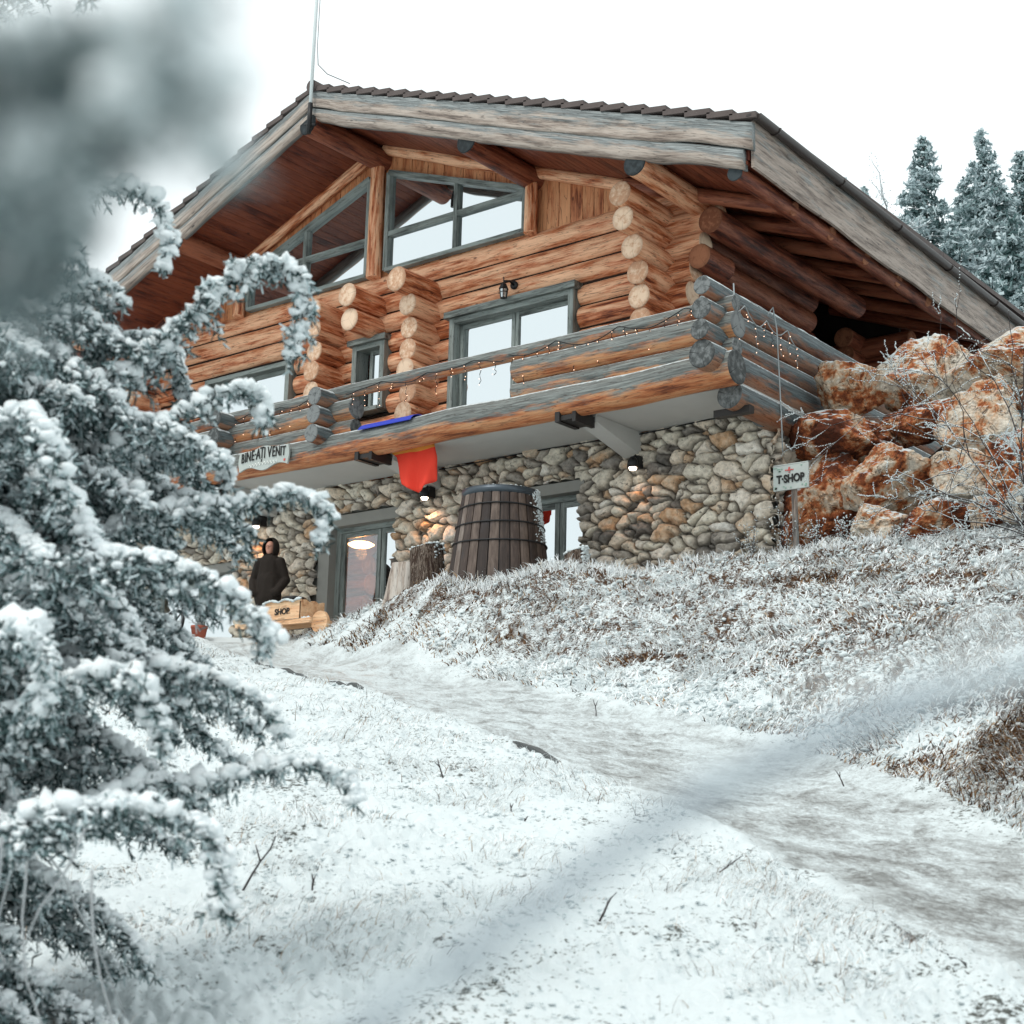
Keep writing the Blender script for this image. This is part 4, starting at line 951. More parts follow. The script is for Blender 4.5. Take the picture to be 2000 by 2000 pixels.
# ============================================================ FLAG draped over the balcony beam
t = NT('flag_cloth'); lc = t.attr('lc'); 
col = t.ramp(t.sep(lc, 2), [(.0, (.045, .065, .42)), (.30, (.72, .30, .06)), (.52, (.80, .065, .04))], 'CONSTANT')
M['flag'] = t.done(col, .8, t.bump(t.noise(t.pos(), 5, 3), .3, .03), .1)
path = []
for a in np.linspace(R_(150), R_(15), 14): path.append((16.95+.268*math.cos(a), 6.295+.268*math.sin(a), .05+.2*(R_(150)-a)/R_(135)))
for k in range(16): u = k/15; path.append((17.215+.03*math.sin(u*5), 6.34-.86*u, .28+.72*u))
V_ = []; lc_ = []; ncol = 22
for i, (y, z, tt) in enumerate(path):
    for j in range(ncol):
        u = j/(ncol-1); low = max(0, (tt-.28)/.72)
        x0_ = -16.56+.30*min(1, low*3)+.26*low**1.6; x1_ = -15.46+.12*min(1, low*2); x = x0_+(x1_-x0_)*u
        zz = z+low**2*(.55*(u-.52)**2+.02*math.sin(u*9)-.04)
        yy = y+low*(.060*math.sin(u*11+low*3)+.02*math.sin(u*23+low*5)); 
        if low == 0: zz += .0
        V_.append((x, yy, zz)); lc_.append((u, 0, tt if tt > .27 else .1))
# yellow begins where the cloth leaves the beam, red below
lc_ = [(a, b_, (.1 if q < .27 else (.40 if q < .28+.72*.27 else .9))) for (a, b_, q) in lc_]
b = MB(); b.add(V_, [(i*ncol+j, i*ncol+j+1, (i+1)*ncol+j+1, (i+1)*ncol+j) for i in range(len(path)-1) for j in range(ncol-1)], lc_, .5, 0, True)
o = b.build('flag', M['flag'], label='blue, yellow and red flag draped over the balcony beam, its red end hanging', cat='flag')
sm = o.modifiers.new('s', 'SOLIDIFY'); sm.thickness = .004
# ============================================================ LANTERNS
def spot_lantern(p, label, power):
    T = thing('wall_lantern', label, 'lantern', p, 'lit downlights on the stone wall'); x, y, z = p
    b = MB(); b.box((x-.04, y+.0, z+.02), (x+.04, y+.12, z+.20)); b.tube([(x, y+.04, z+.17), (x, y-.03, z+.20), (x, y-.08, z+.15)], .014, 6); b.build('arm', M['black'], T)
    b = MB(); b.lathe([(.035, .16), (.075, .10), (.085, .0), (.078, .0), (.07, .09), (.03, .15)], (x, y-.09, z), 20); b.build('shade', M['black'], T)
    b = MB(); b.lathe([(.058, .0), (.058, .010)], (x, y-.09, z-.010), 20); b.lathe([(.050, -.022), (.048, -.034), (.030, -.040)], (x, y-.09, z), 20); b.build('lamp_glass', M['lamp'], T)
    ld = bpy.data.lights.new('lantern_light', 'SPOT'); lo = bpy.data.objects.new('lantern_light', ld); COL.objects.link(lo); lo.parent = T; lo.location = (0, -.10, -.08)
    lo.rotation_euler = (R_(12), 0, 0); ld.energy = power; ld.spot_size = R_(120); ld.spot_blend = .8; ld.color = (1, .48, .22); ld.shadow_soft_size = .05
spot_lantern((-12.38, 18.25, 5.56), 'lit black downlight under the cantilever right of the ground floor window', 6)
spot_lantern((-16.41, 18.25, 5.62), 'lit black downlight between the terrace door and the barrel', 16)
spot_lantern((-20.37, 18.25, 5.60), 'lit black downlight on the stone pillar above the hooded person', 14)
T_ = thing('wall_lantern', 'unlit black carriage lantern on the logs above the balcony door', 'lantern', (-14.93, 18.3, 8.85)); x, y, z = -14.93, 18.22, 8.86
b = MB(); b.lathe([(.0, 0), (.07, 0), (.07, .03), (0, .03)], (0, 0, 0), 16, cap=False); b.v[-1] = b.v[-1] @ np.array([[1, 0, 0], [0, 0, 1], [0, -1, 0]])+[x+.03, y+.24, z+.13]
b.tube([(x+.03, y+.22, z+.13), (x+.02, y+.12, z+.17), (x, y+.02, z+.14)], .018, 8); b.lathe([(.012, .10), (.05, .08), (.085, .0), (.07, .0)], (x, y, z), 6, smooth=False); b.tube([(x, y, z+.1), (x-.005, y, z+.21)], .010, 5); b.build('bracket_and_roof', M['black'], T_)
b = MB()
for k in range(6):
    a = k*math.pi/3; b.tube([(x+.07*math.cos(a), y+.07*math.sin(a), z), (x+.052*math.cos(a), y+.052*math.sin(a), z-.15)], .007, 4)
b.lathe([(.058, -.155), (.058, -.145)], (x, y, z), 6); b.lathe([(.07, -.06), (.074, -.055), (.07, -.05)], (x, y, z), 6, cap=False); b.build('cage', M['black'], T_)
b = MB(); b.lathe([(.048, -.145), (.064, -.005)], (x, y, z), 6, smooth=False); b.build('lantern_glass', m_glass('lantern_glass', .35, (.9, .95, 1), (.30, .33, .32)), T_)
T_ = thing('pendant_lamp', 'glowing oval pendant lamp seen through the glass of the terrace door', 'lamp', (-18.80, 19.2, 5.1))
b = MB(); b.lathe([(.0, -.05), (.16, -.045), (.24, .0), (.16, .04), (.0, .05)], (-18.80, 19.2, 5.28), 28, cap=False); b.build('lamp_shade', m_emit('glowing_shade', (1, .60, .25), 6), T_)
b = MB(); b.tube([(-18.80, 19.2, 5.2), (-18.80, 19.2, 6.04)], .01, 5); b.build('cord', M['black'], T_)
ld = bpy.data.lights.new('pendant_light', 'POINT'); lo = bpy.data.objects.new('pendant_light', ld); COL.objects.link(lo); lo.parent = T_; lo.location = (0, 0, .02); ld.energy = 32; ld.color = (1, .42, .15); ld.shadow_soft_size = .1
# ============================================================ ANTENNA
T_ = thing('antenna_mast', 'slim white antenna mast rising from the front tip of the ridge', 'antenna', (-17.98, 16.68, 11.8))
b = MB(); b.tube([(-17.97, 16.66, 12.15), (-17.96, 16.66, 16.2)], .030, 10); b.build('mast', plain('galvanised_white_tube', (.62, .66, .66), .4, .05, 3, .05, .01, .5), T_)
b = MB(); b.tube([(-17.98, 16.66, 11.80), (-17.97, 16.66, 12.35)], .040, 8); b.tube([(-17.97, 16.66, 11.95), (-17.97, 16.88, 11.98)], .03, 6); b.tube([(-18.12, 16.70, 12.02), (-17.86, 16.70, 11.94)], .022, 6); b.build('bracket', M['black'], T_)
b = MB(); b.tube([(-17.90, 16.68, 16.2), (-17.90, 16.68, 13.4), (-17.88, 16.7, 13.05), (-17.75, 16.8, 12.88), (-17.4, 17.0, 12.68)], .007, 4); b.build('cable', M['black'], T_)
# ============================================================ STRING LIGHTS
bm = bmesh.new(); bmesh.ops.create_icosphere(bm, subdivisions=1, radius=.0068); BULB = bpy.data.meshes.new('bulb'); bm.to_mesh(BULB); bm.free(); BULB.materials.append(M['bulb'])
M['cordw'] = plain('frosted_cord', (.30, .33, .34), .7)
def string_lights(p0, p1, zt, n_drop, label, sag=.05, mat='black', face=(0, -.13, 0), nb=5, wav=.04):
    p0 = np.array(p0, float); p1 = np.array(p1, float); T = thing('string_lights', label, 'string lights', p0, 'icicle string lights on the balcony'); n = 90
    u = np.linspace(0, 1, n); base = p0+(p1-p0)*u[:, None]+np.array(face)
    base[:, 2] += zt-sag*np.abs(np.sin(u*math.pi*3.4+.6))+wav*vnoise(np.stack([u*9, u*0+p0[0]], -1), 3)
    b = MB(); b.tube(base, .0075, 5)
    bl = []
    for k in range(n_drop):
        i = int((k+.5)/n_drop*n); L = rng.choice([.12, .2, .32, .42])*rng.uniform(.8, 1.1); m_ = 8; q = base[i]+np.array([0, 0, 0.])
        pts = np.array([q+np.array([.02*math.sin(j*1.9+k)*(p1-p0)[0]/abs((p1-p0)[0]) if abs((p1-p0)[0]) > .1 else 0, .02*math.sin(j*1.9+k) if abs((p1-p0)[0]) < .1 else -.012*math.sin(j), -L*j/(m_-1)]) for j in range(m_)])
        b.tube(pts, .0055, 4)
        for j in range(1, m_, 2 if L > .25 else 3): bl.append(pts[j]+rng.normal(size=3)*.012)
    b.build('cord', M[mat], T)
    for q in bl[:100]:
        o = bpy.data.objects.new('bulb', BULB); COL.objects.link(o); o.parent = T; o.location = q-p0
string_lights((-13.7, 17.0, 7.20), (-10.05, 17.0, 7.20), .03, 17, 'warm string lights looping along the solid right part of the front railing', .13)
string_lights((-17.0, 17.0, 7.20), (-13.8, 17.0, 7.20), -.02, 11, 'warm string lights hanging in the open gap of the front railing', .06)
string_lights((-19.9, 17.0, 7.17), (-17.3, 17.0, 7.17), .0, 12, 'warm string lights above the carved welcome board', .06)
string_lights((-10.20, 16.9, 7.28), (-10.20, 18.9, 7.28), .0, 9, 'frosted string lights on the side railing ending in a long loose drop', .16, 'cordw', (.15, 0, 0))
T_ = bpy.data.objects['string_lights.003']
b = MB(); b.tube([(-10.02, 17.95, 7.35), (-10.03, 18.1, 7.50), (-10.0, 18.15, 7.2), (-9.98, 18.16, 6.6), (-9.96, 18.17, 6.0), (-9.95, 18.18, 5.45)], .010, 5); b.tube([(-10.0, 17.0, 7.5), (-10.0, 17.02, 7.2), (-9.99, 17.0, 6.9), (-9.98, 17.03, 6.6)], .010, 5); b.build('loose_drop', M['cordw'], T_)
# ============================================================ PERSON
def remesh(name, parts, mat, vox, parent, smooth=6, loc=(0, 0, 0)):
    """parts: tapered capsules / ellipsoids fused into one continuous skin"""
    bm = bmesh.new()
    for p in parts:
        if p[0] == 'e':
            _, c, r, rot = p; mt = Matrix.Translation(Vector(c)) @ Matrix.Rotation(rot, 4, 'X') @ Matrix.Diagonal((*r, 1)); bmesh.ops.create_icosphere(bm, subdivisions=3, radius=1, matrix=mt)
        else:
            _, a, b_, r0, r1, fl = p; a = Vector(a); b_ = Vector(b_); n = 9
            for i in range(n):
                u = i/(n-1); c = a.lerp(b_, u); r = r0+(r1-r0)*u
                bmesh.ops.create_icosphere(bm, subdivisions=2, radius=1, matrix=Matrix.Translation(c) @ Matrix.Diagonal((r, r*fl, r, 1)))
    me = bpy.data.meshes.new(name); bm.to_mesh(me); bm.free(); o = bpy.data.objects.new('tmp', me); COL.objects.link(o)
    md = o.modifiers.new('r', 'REMESH'); md.mode = 'VOXEL'; md.voxel_size = vox
    ms = o.modifiers.new('s', 'SMOOTH'); ms.iterations = smooth; ms.factor = .6
    dg = bpy.context.evaluated_depsgraph_get(); dg.update(); m2 = bpy.data.meshes.new_from_object(o.evaluated_get(dg)); bpy.data.objects.remove(o)
    m2.polygons.foreach_set('use_smooth', np.ones(len(m2.polygons), bool)); m2.materials.clear(); r_ = link(name, m2, [mat], parent); r_.data.update(); return r_
PX, PY, PZ = -19.02, 17.30, gz(-19.02, 17.3)+.0
PE = thing('person', 'person in a dark hooded jacket standing with hands in pockets by the stone pillar', 'person', (PX, PY, PZ))
PE.rotation_euler = (0, 0, R_(22)); PE.scale = (1.02, 1.02, 1.02)
M['skin'] = plain('skin', (.50, .25, .18), .5, .06, 30, .05, .002, .3); M['coat'] = plain('dark_brown_jacket', (.020, .015, .012), .75, .25, 18, .4, .01, .15)
M['trou'] = plain('dark_trousers', (.016, .010, .012), .85, .2, 20, .3, .01, .1); M['boot'] = plain('black_boots', (.01, .01, .01), .5)
hd = [('e', (0, -.012, 1.62), (.073, .088, .112), 0), ('e', (0, -.035, 1.555), (.050, .060, .050), 0), ('e', (0, -.104, 1.612), (.012, .022, .022), .3), ('e', (-.030, -.082, 1.650), (.022, .012, .010), 0), ('e', (.030, -.082, 1.650), (.022, .012, .010), 0),
      ('e', (0, -.086, 1.570), (.024, .012, .009), 0), ('e', (-.073, 0, 1.62), (.012, .02, .03), 0), ('e', (.073, 0, 1.62), (.012, .02, .03), 0), ('c', (0, .01, 1.42), (0, 0, 1.56), .056, .052, 1)]
body = hd+[('c', (0, 0, .95), (0, 0, 1.38), .12, .15, .7)]
for sx in (-1, 1):
    body += [('c', (sx*.16, 0, 1.38), (sx*.27, .03, 1.10), .045, .032, 1), ('c', (sx*.27, .03, 1.10), (sx*.21, -.10, .92), .032, .024, 1), ('e', (sx*.185, -.115, .885), (.030, .022, .04), 0),
             ('c', (sx*.09, 0, .9), (sx*.10, 0, .5), .085, .058, 1), ('c', (sx*.10, 0, .5), (sx*.11, .02, .08), .055, .040, 1), ('e', (sx*.11, -.05, .04), (.045, .12, .04), 0)]
    for f in range(4): body.append(('c', (sx*(.175+.012*f-.02), -.118, .87), (sx*(.175+.012*f-.02), -.112, .83-.004*abs(f-1)), .009, .007, 1))
    body.append(('c', (sx*.155, -.115, .90), (sx*.150, -.12, .865), .010, .008, 1))
remesh('body', body, M['skin'], .0085, PE, 3)
jk = [('c', (0, .0, .80), (0, .005, 1.08), .235, .215, .70), ('c', (0, .005, 1.08), (0, .01, 1.36), .20, .19, .66), ('e', (0, .01, 1.40), (.20, .105, .085), 0), ('c', (0, .0, 1.38), (0, .0, 1.475), .085, .085, .95)]
for sx in (-1, 1):
    jk += [('c', (sx*.185, .01, 1.385), (sx*.285, .035, 1.09), .085, .072, 1), ('c', (sx*.285, .035, 1.09), (sx*.215, -.105, .89), .078, .070, 1), ('e', (sx*.14, -.10, .87), (.07, .05, .07), 0), ('e', (sx*.19, -.12, .875), (.055, .048, .075), 0)]
jko = remesh('jacket', jk, M['coat'], .011, PE, 5)
# hood: shell open to the front
V_ = []; nu, nv = 20, 14; F_ = []
for i in range(nu+1):
    th_ = R_(42)+(R_(318)-R_(42))*i/nu               # around the vertical axis, open towards -y
    for j in range(nv+1):
        ph = R_(-62)+R_(152)*j/nv; r = (.142, .150, .172); k = 1+.12*max(0, -math.sin(ph))
        a = th_-math.pi/2; V_.append((r[0]*math.cos(a)*math.cos(ph)*k, .012+r[1]*math.sin(a)*math.cos(ph)*k, 1.625+r[2]*math.sin(ph)+.012*math.cos(4*a)*math.cos(ph)))
for i in range(nu):
    for j in range(nv): F_.append((i*(nv+1)+j, (i+1)*(nv+1)+j, (i+1)*(nv+1)+j+1, i*(nv+1)+j+1))
me = bpy.data.meshes.new('hood'); me.from_pydata(V_, [], F_); me.polygons.foreach_set('use_smooth', np.ones(len(F_), bool)); o = link('hood', me, [M['coat']], PE)
sd_ = o.modifiers.new('s', 'SOLIDIFY'); sd_.thickness = .018; sb_ = o.modifiers.new('u', 'SUBSURF'); sb_.levels = sb_.render_levels = 1
tr = []
for sx in (-1, 1): tr += [('c', (sx*.09, 0, .92), (sx*.10, 0, .5), .105, .078, 1), ('c', (sx*.10, 0, .5), (sx*.11, .02, .12), .076, .064, 1)]
remesh('trousers', tr, M['trou'], .013, PE, 4)
bt = []
for sx in (-1, 1): bt += [('e', (sx*.11, -.05, .045), (.055, .145, .05), 0), ('c', (sx*.11, .02, .06), (sx*.11, .02, .20), .06, .06, 1)]
remesh('boots', bt, M['boot'], .013, PE, 3)
me = bpy.data.meshes.new('glasses'); b = MB()
for sx in (-1, 1): b.tube([(sx*.032+.020*math.cos(a), -.103, 1.637+.015*math.sin(a)) for a in np.linspace(0, 2*math.pi, 14)], .0022, 4)
b.tube([(-.012, -.105, 1.64), (.012, -.105, 1.64)], .002, 4); b.v = [v+np.array(PE.location) for v in b.v]; b.build('glasses', M['black'], PE)
# ============================================================ THINGS ON THE TERRACE
M['pine'] = m_log('fresh_pine', (.45, .20, .10), (.66, .36, .19), (.76, .50, .30))
gx, gy = -17.66, 16.62; gz0 = gz(gx, gy)
T_ = thing('wheelbarrow_planter', 'pale wooden wheelbarrow planter with scalloped rim full of snow before the terrace door', 'planter', (gx, gy, gz0))
b = MB()
def scal(mb, p, q, zb, zt, th, amp=.035, k=2.5):
    p = np.array(p, float); q = np.array(q, float); n = 22; pts = [(*p, zb), (*q, zb)]
    for u in np.linspace(1, 0, n): c = p+(q-p)*u; pts.append((c[0], c[1], zt+amp*abs(math.sin(u*math.pi*k))))
    d = q-p; nn = np.array([-d[1], d[0], 0])/np.hypot(*d)*th; mb.prism(pts, nn)
z0 = gz0+.28
scal(b, (gx-.42, gy-.24), (gx+.40, gy-.24), z0, z0+.26, .025); scal(b, (gx+.402, gy-.24), (gx+.402, gy+.24), z0, z0+.26, .025)
scal(b, (gx-.42, gy+.24), (gx+.40, gy+.24), z0, z0+.26, .025); scal(b, (gx-.422, gy+.24), (gx-.422, gy-.24), z0, z0+.26, .025); b.box((gx-.40, gy-.22, z0+.01), (gx+.39, gy+.22, z0+.03)); b.build('box', M['pine'], T_)
for sy in (-.20, .20):
    b = MB(); b.box((gx-.95, gy+sy-.03, z0-.08), (gx+.62, gy+sy+.03, z0-.005)); b.prism([(gx-.95, gy+sy-.03, z0-.08), (gx-1.08, gy+sy-.03, z0-.05), (gx-1.08, gy+sy-.03, z0+.01), (gx-.95, gy+sy-.03, z0-.005)], (0, .06, 0)); b.build('handle', M['pine'], T_)
    b = MB(); b.box((gx-.50, gy+sy*1.35-.03, gz0-.08), (gx-.40, gy+sy*1.35+.03, z0+.04)); b.build('leg', M['pine'], T_)
b = MB(); b.lathe([(.0, -.03), (.17, -.03), (.17, .03), (.0, .03)], (0, 0, 0), 30, cap=False, smooth=False); b.v[-1] = b.v[-1] @ np.array([[1, 0, 0], [0, 0, 1], [0, -1, 0]])+[gx+.60, gy, z0-.05]; b.build('wheel', M['pine'], T_)
text_mesh('lettering', 'SHOP', .13, M['ink'], T_, (gx+.0, gy-.247, z0+.12), FACE, .003)
C = [(gx+rng.uniform(-.38, .36), gy+rng.uniform(-.2, .2), z0+.22+rng.uniform(0, .05)) for _ in range(160)]
C += [(gx-.42+.82*u, gy-.25, z0+.27+.035*abs(math.sin(u*math.pi*2.5))) for u in np.linspace(0, 1, 40)]+[(gx-.95+1.5*u, gy-.2, z0+.002) for u in np.linspace(0, 1, 70)]
blobs('snow', C, .028, parent=T_, flat=.6)
def lathe_thing(name, label, cat, c, prof, mat, extra=None, group=None):
    T = thing(name, label, cat, c, group); b = MB(); b.lathe(prof, c, 24); b.build('pot', mat, T); return T
TW_ = []
def sprigs(name, c, n, h, spread, mat, parent, seed, r=.004, bl=True, up_=1.0, fork=3):
    """frosted bare twigs"""
    r_ = np.random.default_rng(seed); b = MB(); tips = []
    for k in range(n):
        d = np.array([r_.normal()*spread, r_.normal()*spread, up_]); d /= np.linalg.norm(d); L = h*r_.uniform(.6, 1.1); p = np.array(c, float); pts = [p]
        for j in range(5): d = d+r_.normal(size=3)*.13; d /= np.linalg.norm(d); p = p+d*L/5; pts.append(p)
        b.tube(pts, r, 4, r1=r*.5); tips += pts[1:]
        for q in range(fork):
            p2 = pts[r_.integers(1, 5)]; d2 = d+r_.normal(size=3)*.6; d2 /= np.linalg.norm(d2); L2 = L*r_.uniform(.2, .45); pp = [p2, p2+d2*L2*.5+r_.normal(size=3)*.01, p2+d2*L2]; b.tube(pp, r*.7, 4, r1=r*.4); tips += [pp[1], pp[2]]
    b.build('twigs', mat, parent)
    if bl: tp = np.array(tips); blobs('frost', tp+r_.normal(size=tp.shape)*.006, .010, parent=parent, seed=seed)
M['twig'] = plain('frosted_twig', (.33, .35, .36), .85, .35, 25, .3); M['twigd'] = plain('dark_twig', (.05, .04, .04), .85, .4, 25, .3, .01, .2, 0, (.35, .7, .4, 30))
M['terra'] = plain('terracotta', (.34, .09, .055), .8, .15, 8, .2)
for (x, y, lab, mt, rr_) in ((-19.55, 16.35, 'terracotta pot with frosted twigs nearest the wheelbarrow handles', 'terra', .13), (-20.3, 16.45, 'dark pot with a frosted shrub left of the wheelbarrow', 'black', .16)):
    z = gz(x, y); T_ = lathe_thing('flower_pot', lab, 'flower pot', (x, y, z), [(rr_*.7, 0), (rr_, .24), (rr_*1.06, .24), (rr_*1.06, .28), (rr_*.9, .28)], M[mt], group='pots on the terrace')
    sprigs('plant', (x, y, z+.26), 16, .30, .6, M['twig'], T_, int(-x*10))
x, y = -20.0, 16.15; z = gz(x, y); T_ = thing('cart_wheel', 'dark spoked cart wheel leaning beside the pots', 'wheel', (x, y, z)); b = MB()
b.tube([(x+.26*math.cos(a), y+.08*math.sin(a), z+.26+.26*math.sin(a)) for a in np.linspace(0, 2*math.pi, 30)], .028, 8); b.build('rim', M['black'], T_)
for k in range(6):
    a = k*math.pi/3; b = MB(); b.tube([(x, y, z+.26), (x+.25*math.cos(a), y+.08*math.sin(a), z+.26+.25*math.sin(a))], .014, 6); b.build('spoke', M['twigd'], T_)
x, y = -16.98, 17.25; z = gz(x, y); T_ = thing('bin', 'dark green bin with a lid at the foot of the terrace door', 'bin', (x-1.35, y, z)); b = MB(); b.lathe([(.15, 0), (.19, .42), (.2, .42), (.2, .45)], (x-1.35, y, z), 20); b.build('body', plain('dark_green_plastic', (.02, .035, .035), .4), T_); b = MB(); b.lathe([(.21, .45), (.19, .5), (.05, .53)], (x-1.35, y, z), 20); b.build('lid', M['black'], T_)
# ============================================================ KERB along the lower edge of the path
M['kerb'] = plain('dark_timber_edging', (.085, .09, .09), .8, .3, 9, .4)
kb = MB()
def kerb(a, b_, off=0.):
    pl = [np.array(p) for p in PATH_L]
    for u in np.arange(a, b_, .02):
        pass
PLn = np.array(PATH_L); cum = np.r_[0, np.cumsum(np.hypot(*np.diff(PLn, axis=0).T))]
def pl_at(s): return np.array([np.interp(s, cum, PLn[:, 0]), np.interp(s, cum, PLn[:, 1])])
def s_of(x): return float(np.interp(-x, -PLn[::-1, 0][::-1], cum)) if False else float(np.interp(x, PLn[:, 0], cum))
for xa, xb in ((-15.2, -11.0), (-7.35, -6.55), (-2.95, -2.35)):
    sa, sb2 = s_of(xa), s_of(xb); n = max(3, int((sb2-sa)/.25)); P = np.array([pl_at(s) for s in np.linspace(sa, sb2, n)])
    Zs = surf(P[:, 0], P[:, 1])[0]+.022
    V_ = []
    tg = np.gradient(P, axis=0); tg /= np.linalg.norm(tg, axis=1)[:, None]; nn = np.stack([-tg[:, 1], tg[:, 0]], 1)
    for i in range(n):
        w_ = .028*(1 if 0 < i < n-1 else .6)
        for q, dz in ((-1, -.15), (-1, .0), (1, .0), (1, -.15)): V_.append((*(P[i]+nn[i]*w_*q), Zs[i]+dz))
    kb.add(V_, [(i*4+j, i*4+(j+1) % 4, (i+1)*4+(j+1) % 4, (i+1)*4+j) for i in range(n-1) for j in range(4)]+[(0, 1, 2, 3), (4*n-1, 4*n-2, 4*n-3, 4*n-4)])
kb.build('kerb', M['kerb'], kind='structure')
# ============================================================ GRASS: frosted blades, straw and snow lumps
def blade_field(name, n, zone, seed, lmin, lmax, wbase, colors, lean=.8, snowc=.0):
    r = np.random.default_rng(seed); X = []; Y = []; tot = 0
    while tot < n:
        d = 3.0*np.exp(r.random(n*2)*math.log(27/3.0)); a = r.uniform(-.40, .45, n*2); x = H2[0]*d+S2[0]*d*a; y = H2[1]*d+S2[1]*d*a
        dr = seg_param(x, y, PATH_R); dl = seg_param(x, y, PATH_L)
        if zone == 'bank': k = (dr > -.05)
        else: k = (dl < .0) & (dr < 0)
        P = np.stack([x, y], -1); cl = fbm(P*1.7, 3, seed)+.35*vnoise(P*6, seed+1); k &= cl > (r.uniform(-.55, .45, len(x)) if zone == 'bank' else r.uniform(-.15, .55, len(x))); k &= (y < 18.3)
        X.append(x[k]); Y.append(y[k]); tot += k.sum()
    X = np.concatenate(X)[:n]; Y = np.concatenate(Y)[:n]; Z = surf(X, Y)[0]; dist = np.hypot(X, Y)
    L = (lmin+(lmax-lmin)*r.random(n)**2)*(1+.02*dist); W = wbase*(.30+dist/13)*(.6+.8*r.random(n))
    gust = fbm(np.stack([X, Y], -1)*1.1, 2, seed+9)*math.pi*1.6+r.normal(size=n)*.9
    ld = np.stack([np.cos(gust), np.sin(gust)], 1); ln = lean*(.25+r.random(n))
    k = 4; V_ = np.zeros((n, k, 2, 3)); side = r.uniform(0, np.pi, n); sv = np.stack([np.cos(side), np.sin(side), np.zeros(n)], 1)
    for j in range(k):
        u = j/(k-1); hx = ln*u**1.7*L; up_ = L*(u-.42*ln*u**2.4)
        c = np.stack([X+ld[:, 0]*hx, Y+ld[:, 1]*hx, Z-.015+up_], 1); wj = W*(1-u*.75)
        V_[:, j, 0] = c-sv*wj[:, None]/2; V_[:, j, 1] = c+sv*wj[:, None]/2
    F_ = np.array([(2*j, 2*j+1, 2*j+3, 2*j+2) for j in range(k-1)])
    FF = (F_[None]+np.arange(n)[:, None, None]*2*k).reshape(-1, 4); tone = np.repeat(np.clip(colors(r, n, X, Y), 0, 1), 2*k)
    # frost whitens towards the tips
    uu = np.tile(np.repeat(np.arange(k)/(k-1), 2), n); tone = np.clip(tone+.15*(uu-.4), 0, 1)
    return np_mesh(name, V_.reshape(-1, 3), FF, M['blade'], {'tone': tone}, False, kind='stuff')
M['blade'] = m_attr('frosted_grass_blade', [(0, (.020, .010, .007)), (.16, (.065, .028, .013)), (.32, (.24, .12, .05)), (.42, (.45, .32, .19)), (.5, (.68, .71, .70)), (.7, (.84, .87, .88)), (1, (.88, .91, .92))], .85, .15, 40, 0)
def col_bank(r, n, X, Y):
    P = np.stack([X, Y], -1); br = fbm(P*.8, 3, 91)
    patch = sum(np.clip(1.25-np.hypot((X-q[0])/q[2], (Y-q[1])/q[3]), 0, 1) for q in BARE)
    t_ = .48+.5*r.random(n); dark = r.random(n) < np.clip(.27+.65*br+.75*patch, .05, .93)
    return np.where(dark, r.uniform(.03, .42, n), t_)
def col_mead(r, n, X, Y): return np.where(r.random(n) < .22, r.uniform(0, .42, n), .44+.5*r.random(n)**.7)
blade_field('bank_grass', 115000, 'bank', 11, .025, .105, .0100, col_bank, 1.6)
blade_field('meadow_grass', 95000, 'meadow', 12, .02, .11, .0038, col_mead, 1.5)
def lumps(name, n, zone, seed, rmin, rmax):
    r = np.random.default_rng(seed); d = 3.2*np.exp(r.random(n*4)*math.log(26/3.2)); a = r.uniform(-.40, .46, n*4); x = H2[0]*d+S2[0]*d*a; y = H2[1]*d+S2[1]*d*a
    dr = seg_param(x, y, PATH_R); dl = seg_param(x, y, PATH_L); P = np.stack([x, y], -1)
    k = ((dr > .05) if zone == 'bank' else ((dl < 0) & (dr < 0))) & (y < 18.3) & (fbm(P*3.1, 3, seed+5) > r.uniform(-.4, .3, len(x)))
    patch = sum(np.clip(1.3-np.hypot((x-q[0])/q[2], (y-q[1])/q[3]), 0, 1) for q in BARE) > .2; k &= ~(patch & (r.random(len(x)) < .85))
    x, y = x[k][:n], y[k][:n]; z, _, _ = surf(x, y); R = (rmin+(rmax-rmin)*r.random(len(x))**2)*(.45+np.hypot(x, y)/17)
    return blobs(name, np.stack([x, y, z+R*.25+.015*r.random(len(x))], 1), R, seed=seed, flat=.5, kind='stuff')
lumps('bank_snow_clumps', 28000, 'bank', 21, .007, .028)
lumps('meadow_snow_clumps', 9000, 'meadow', 22, .005, .018)
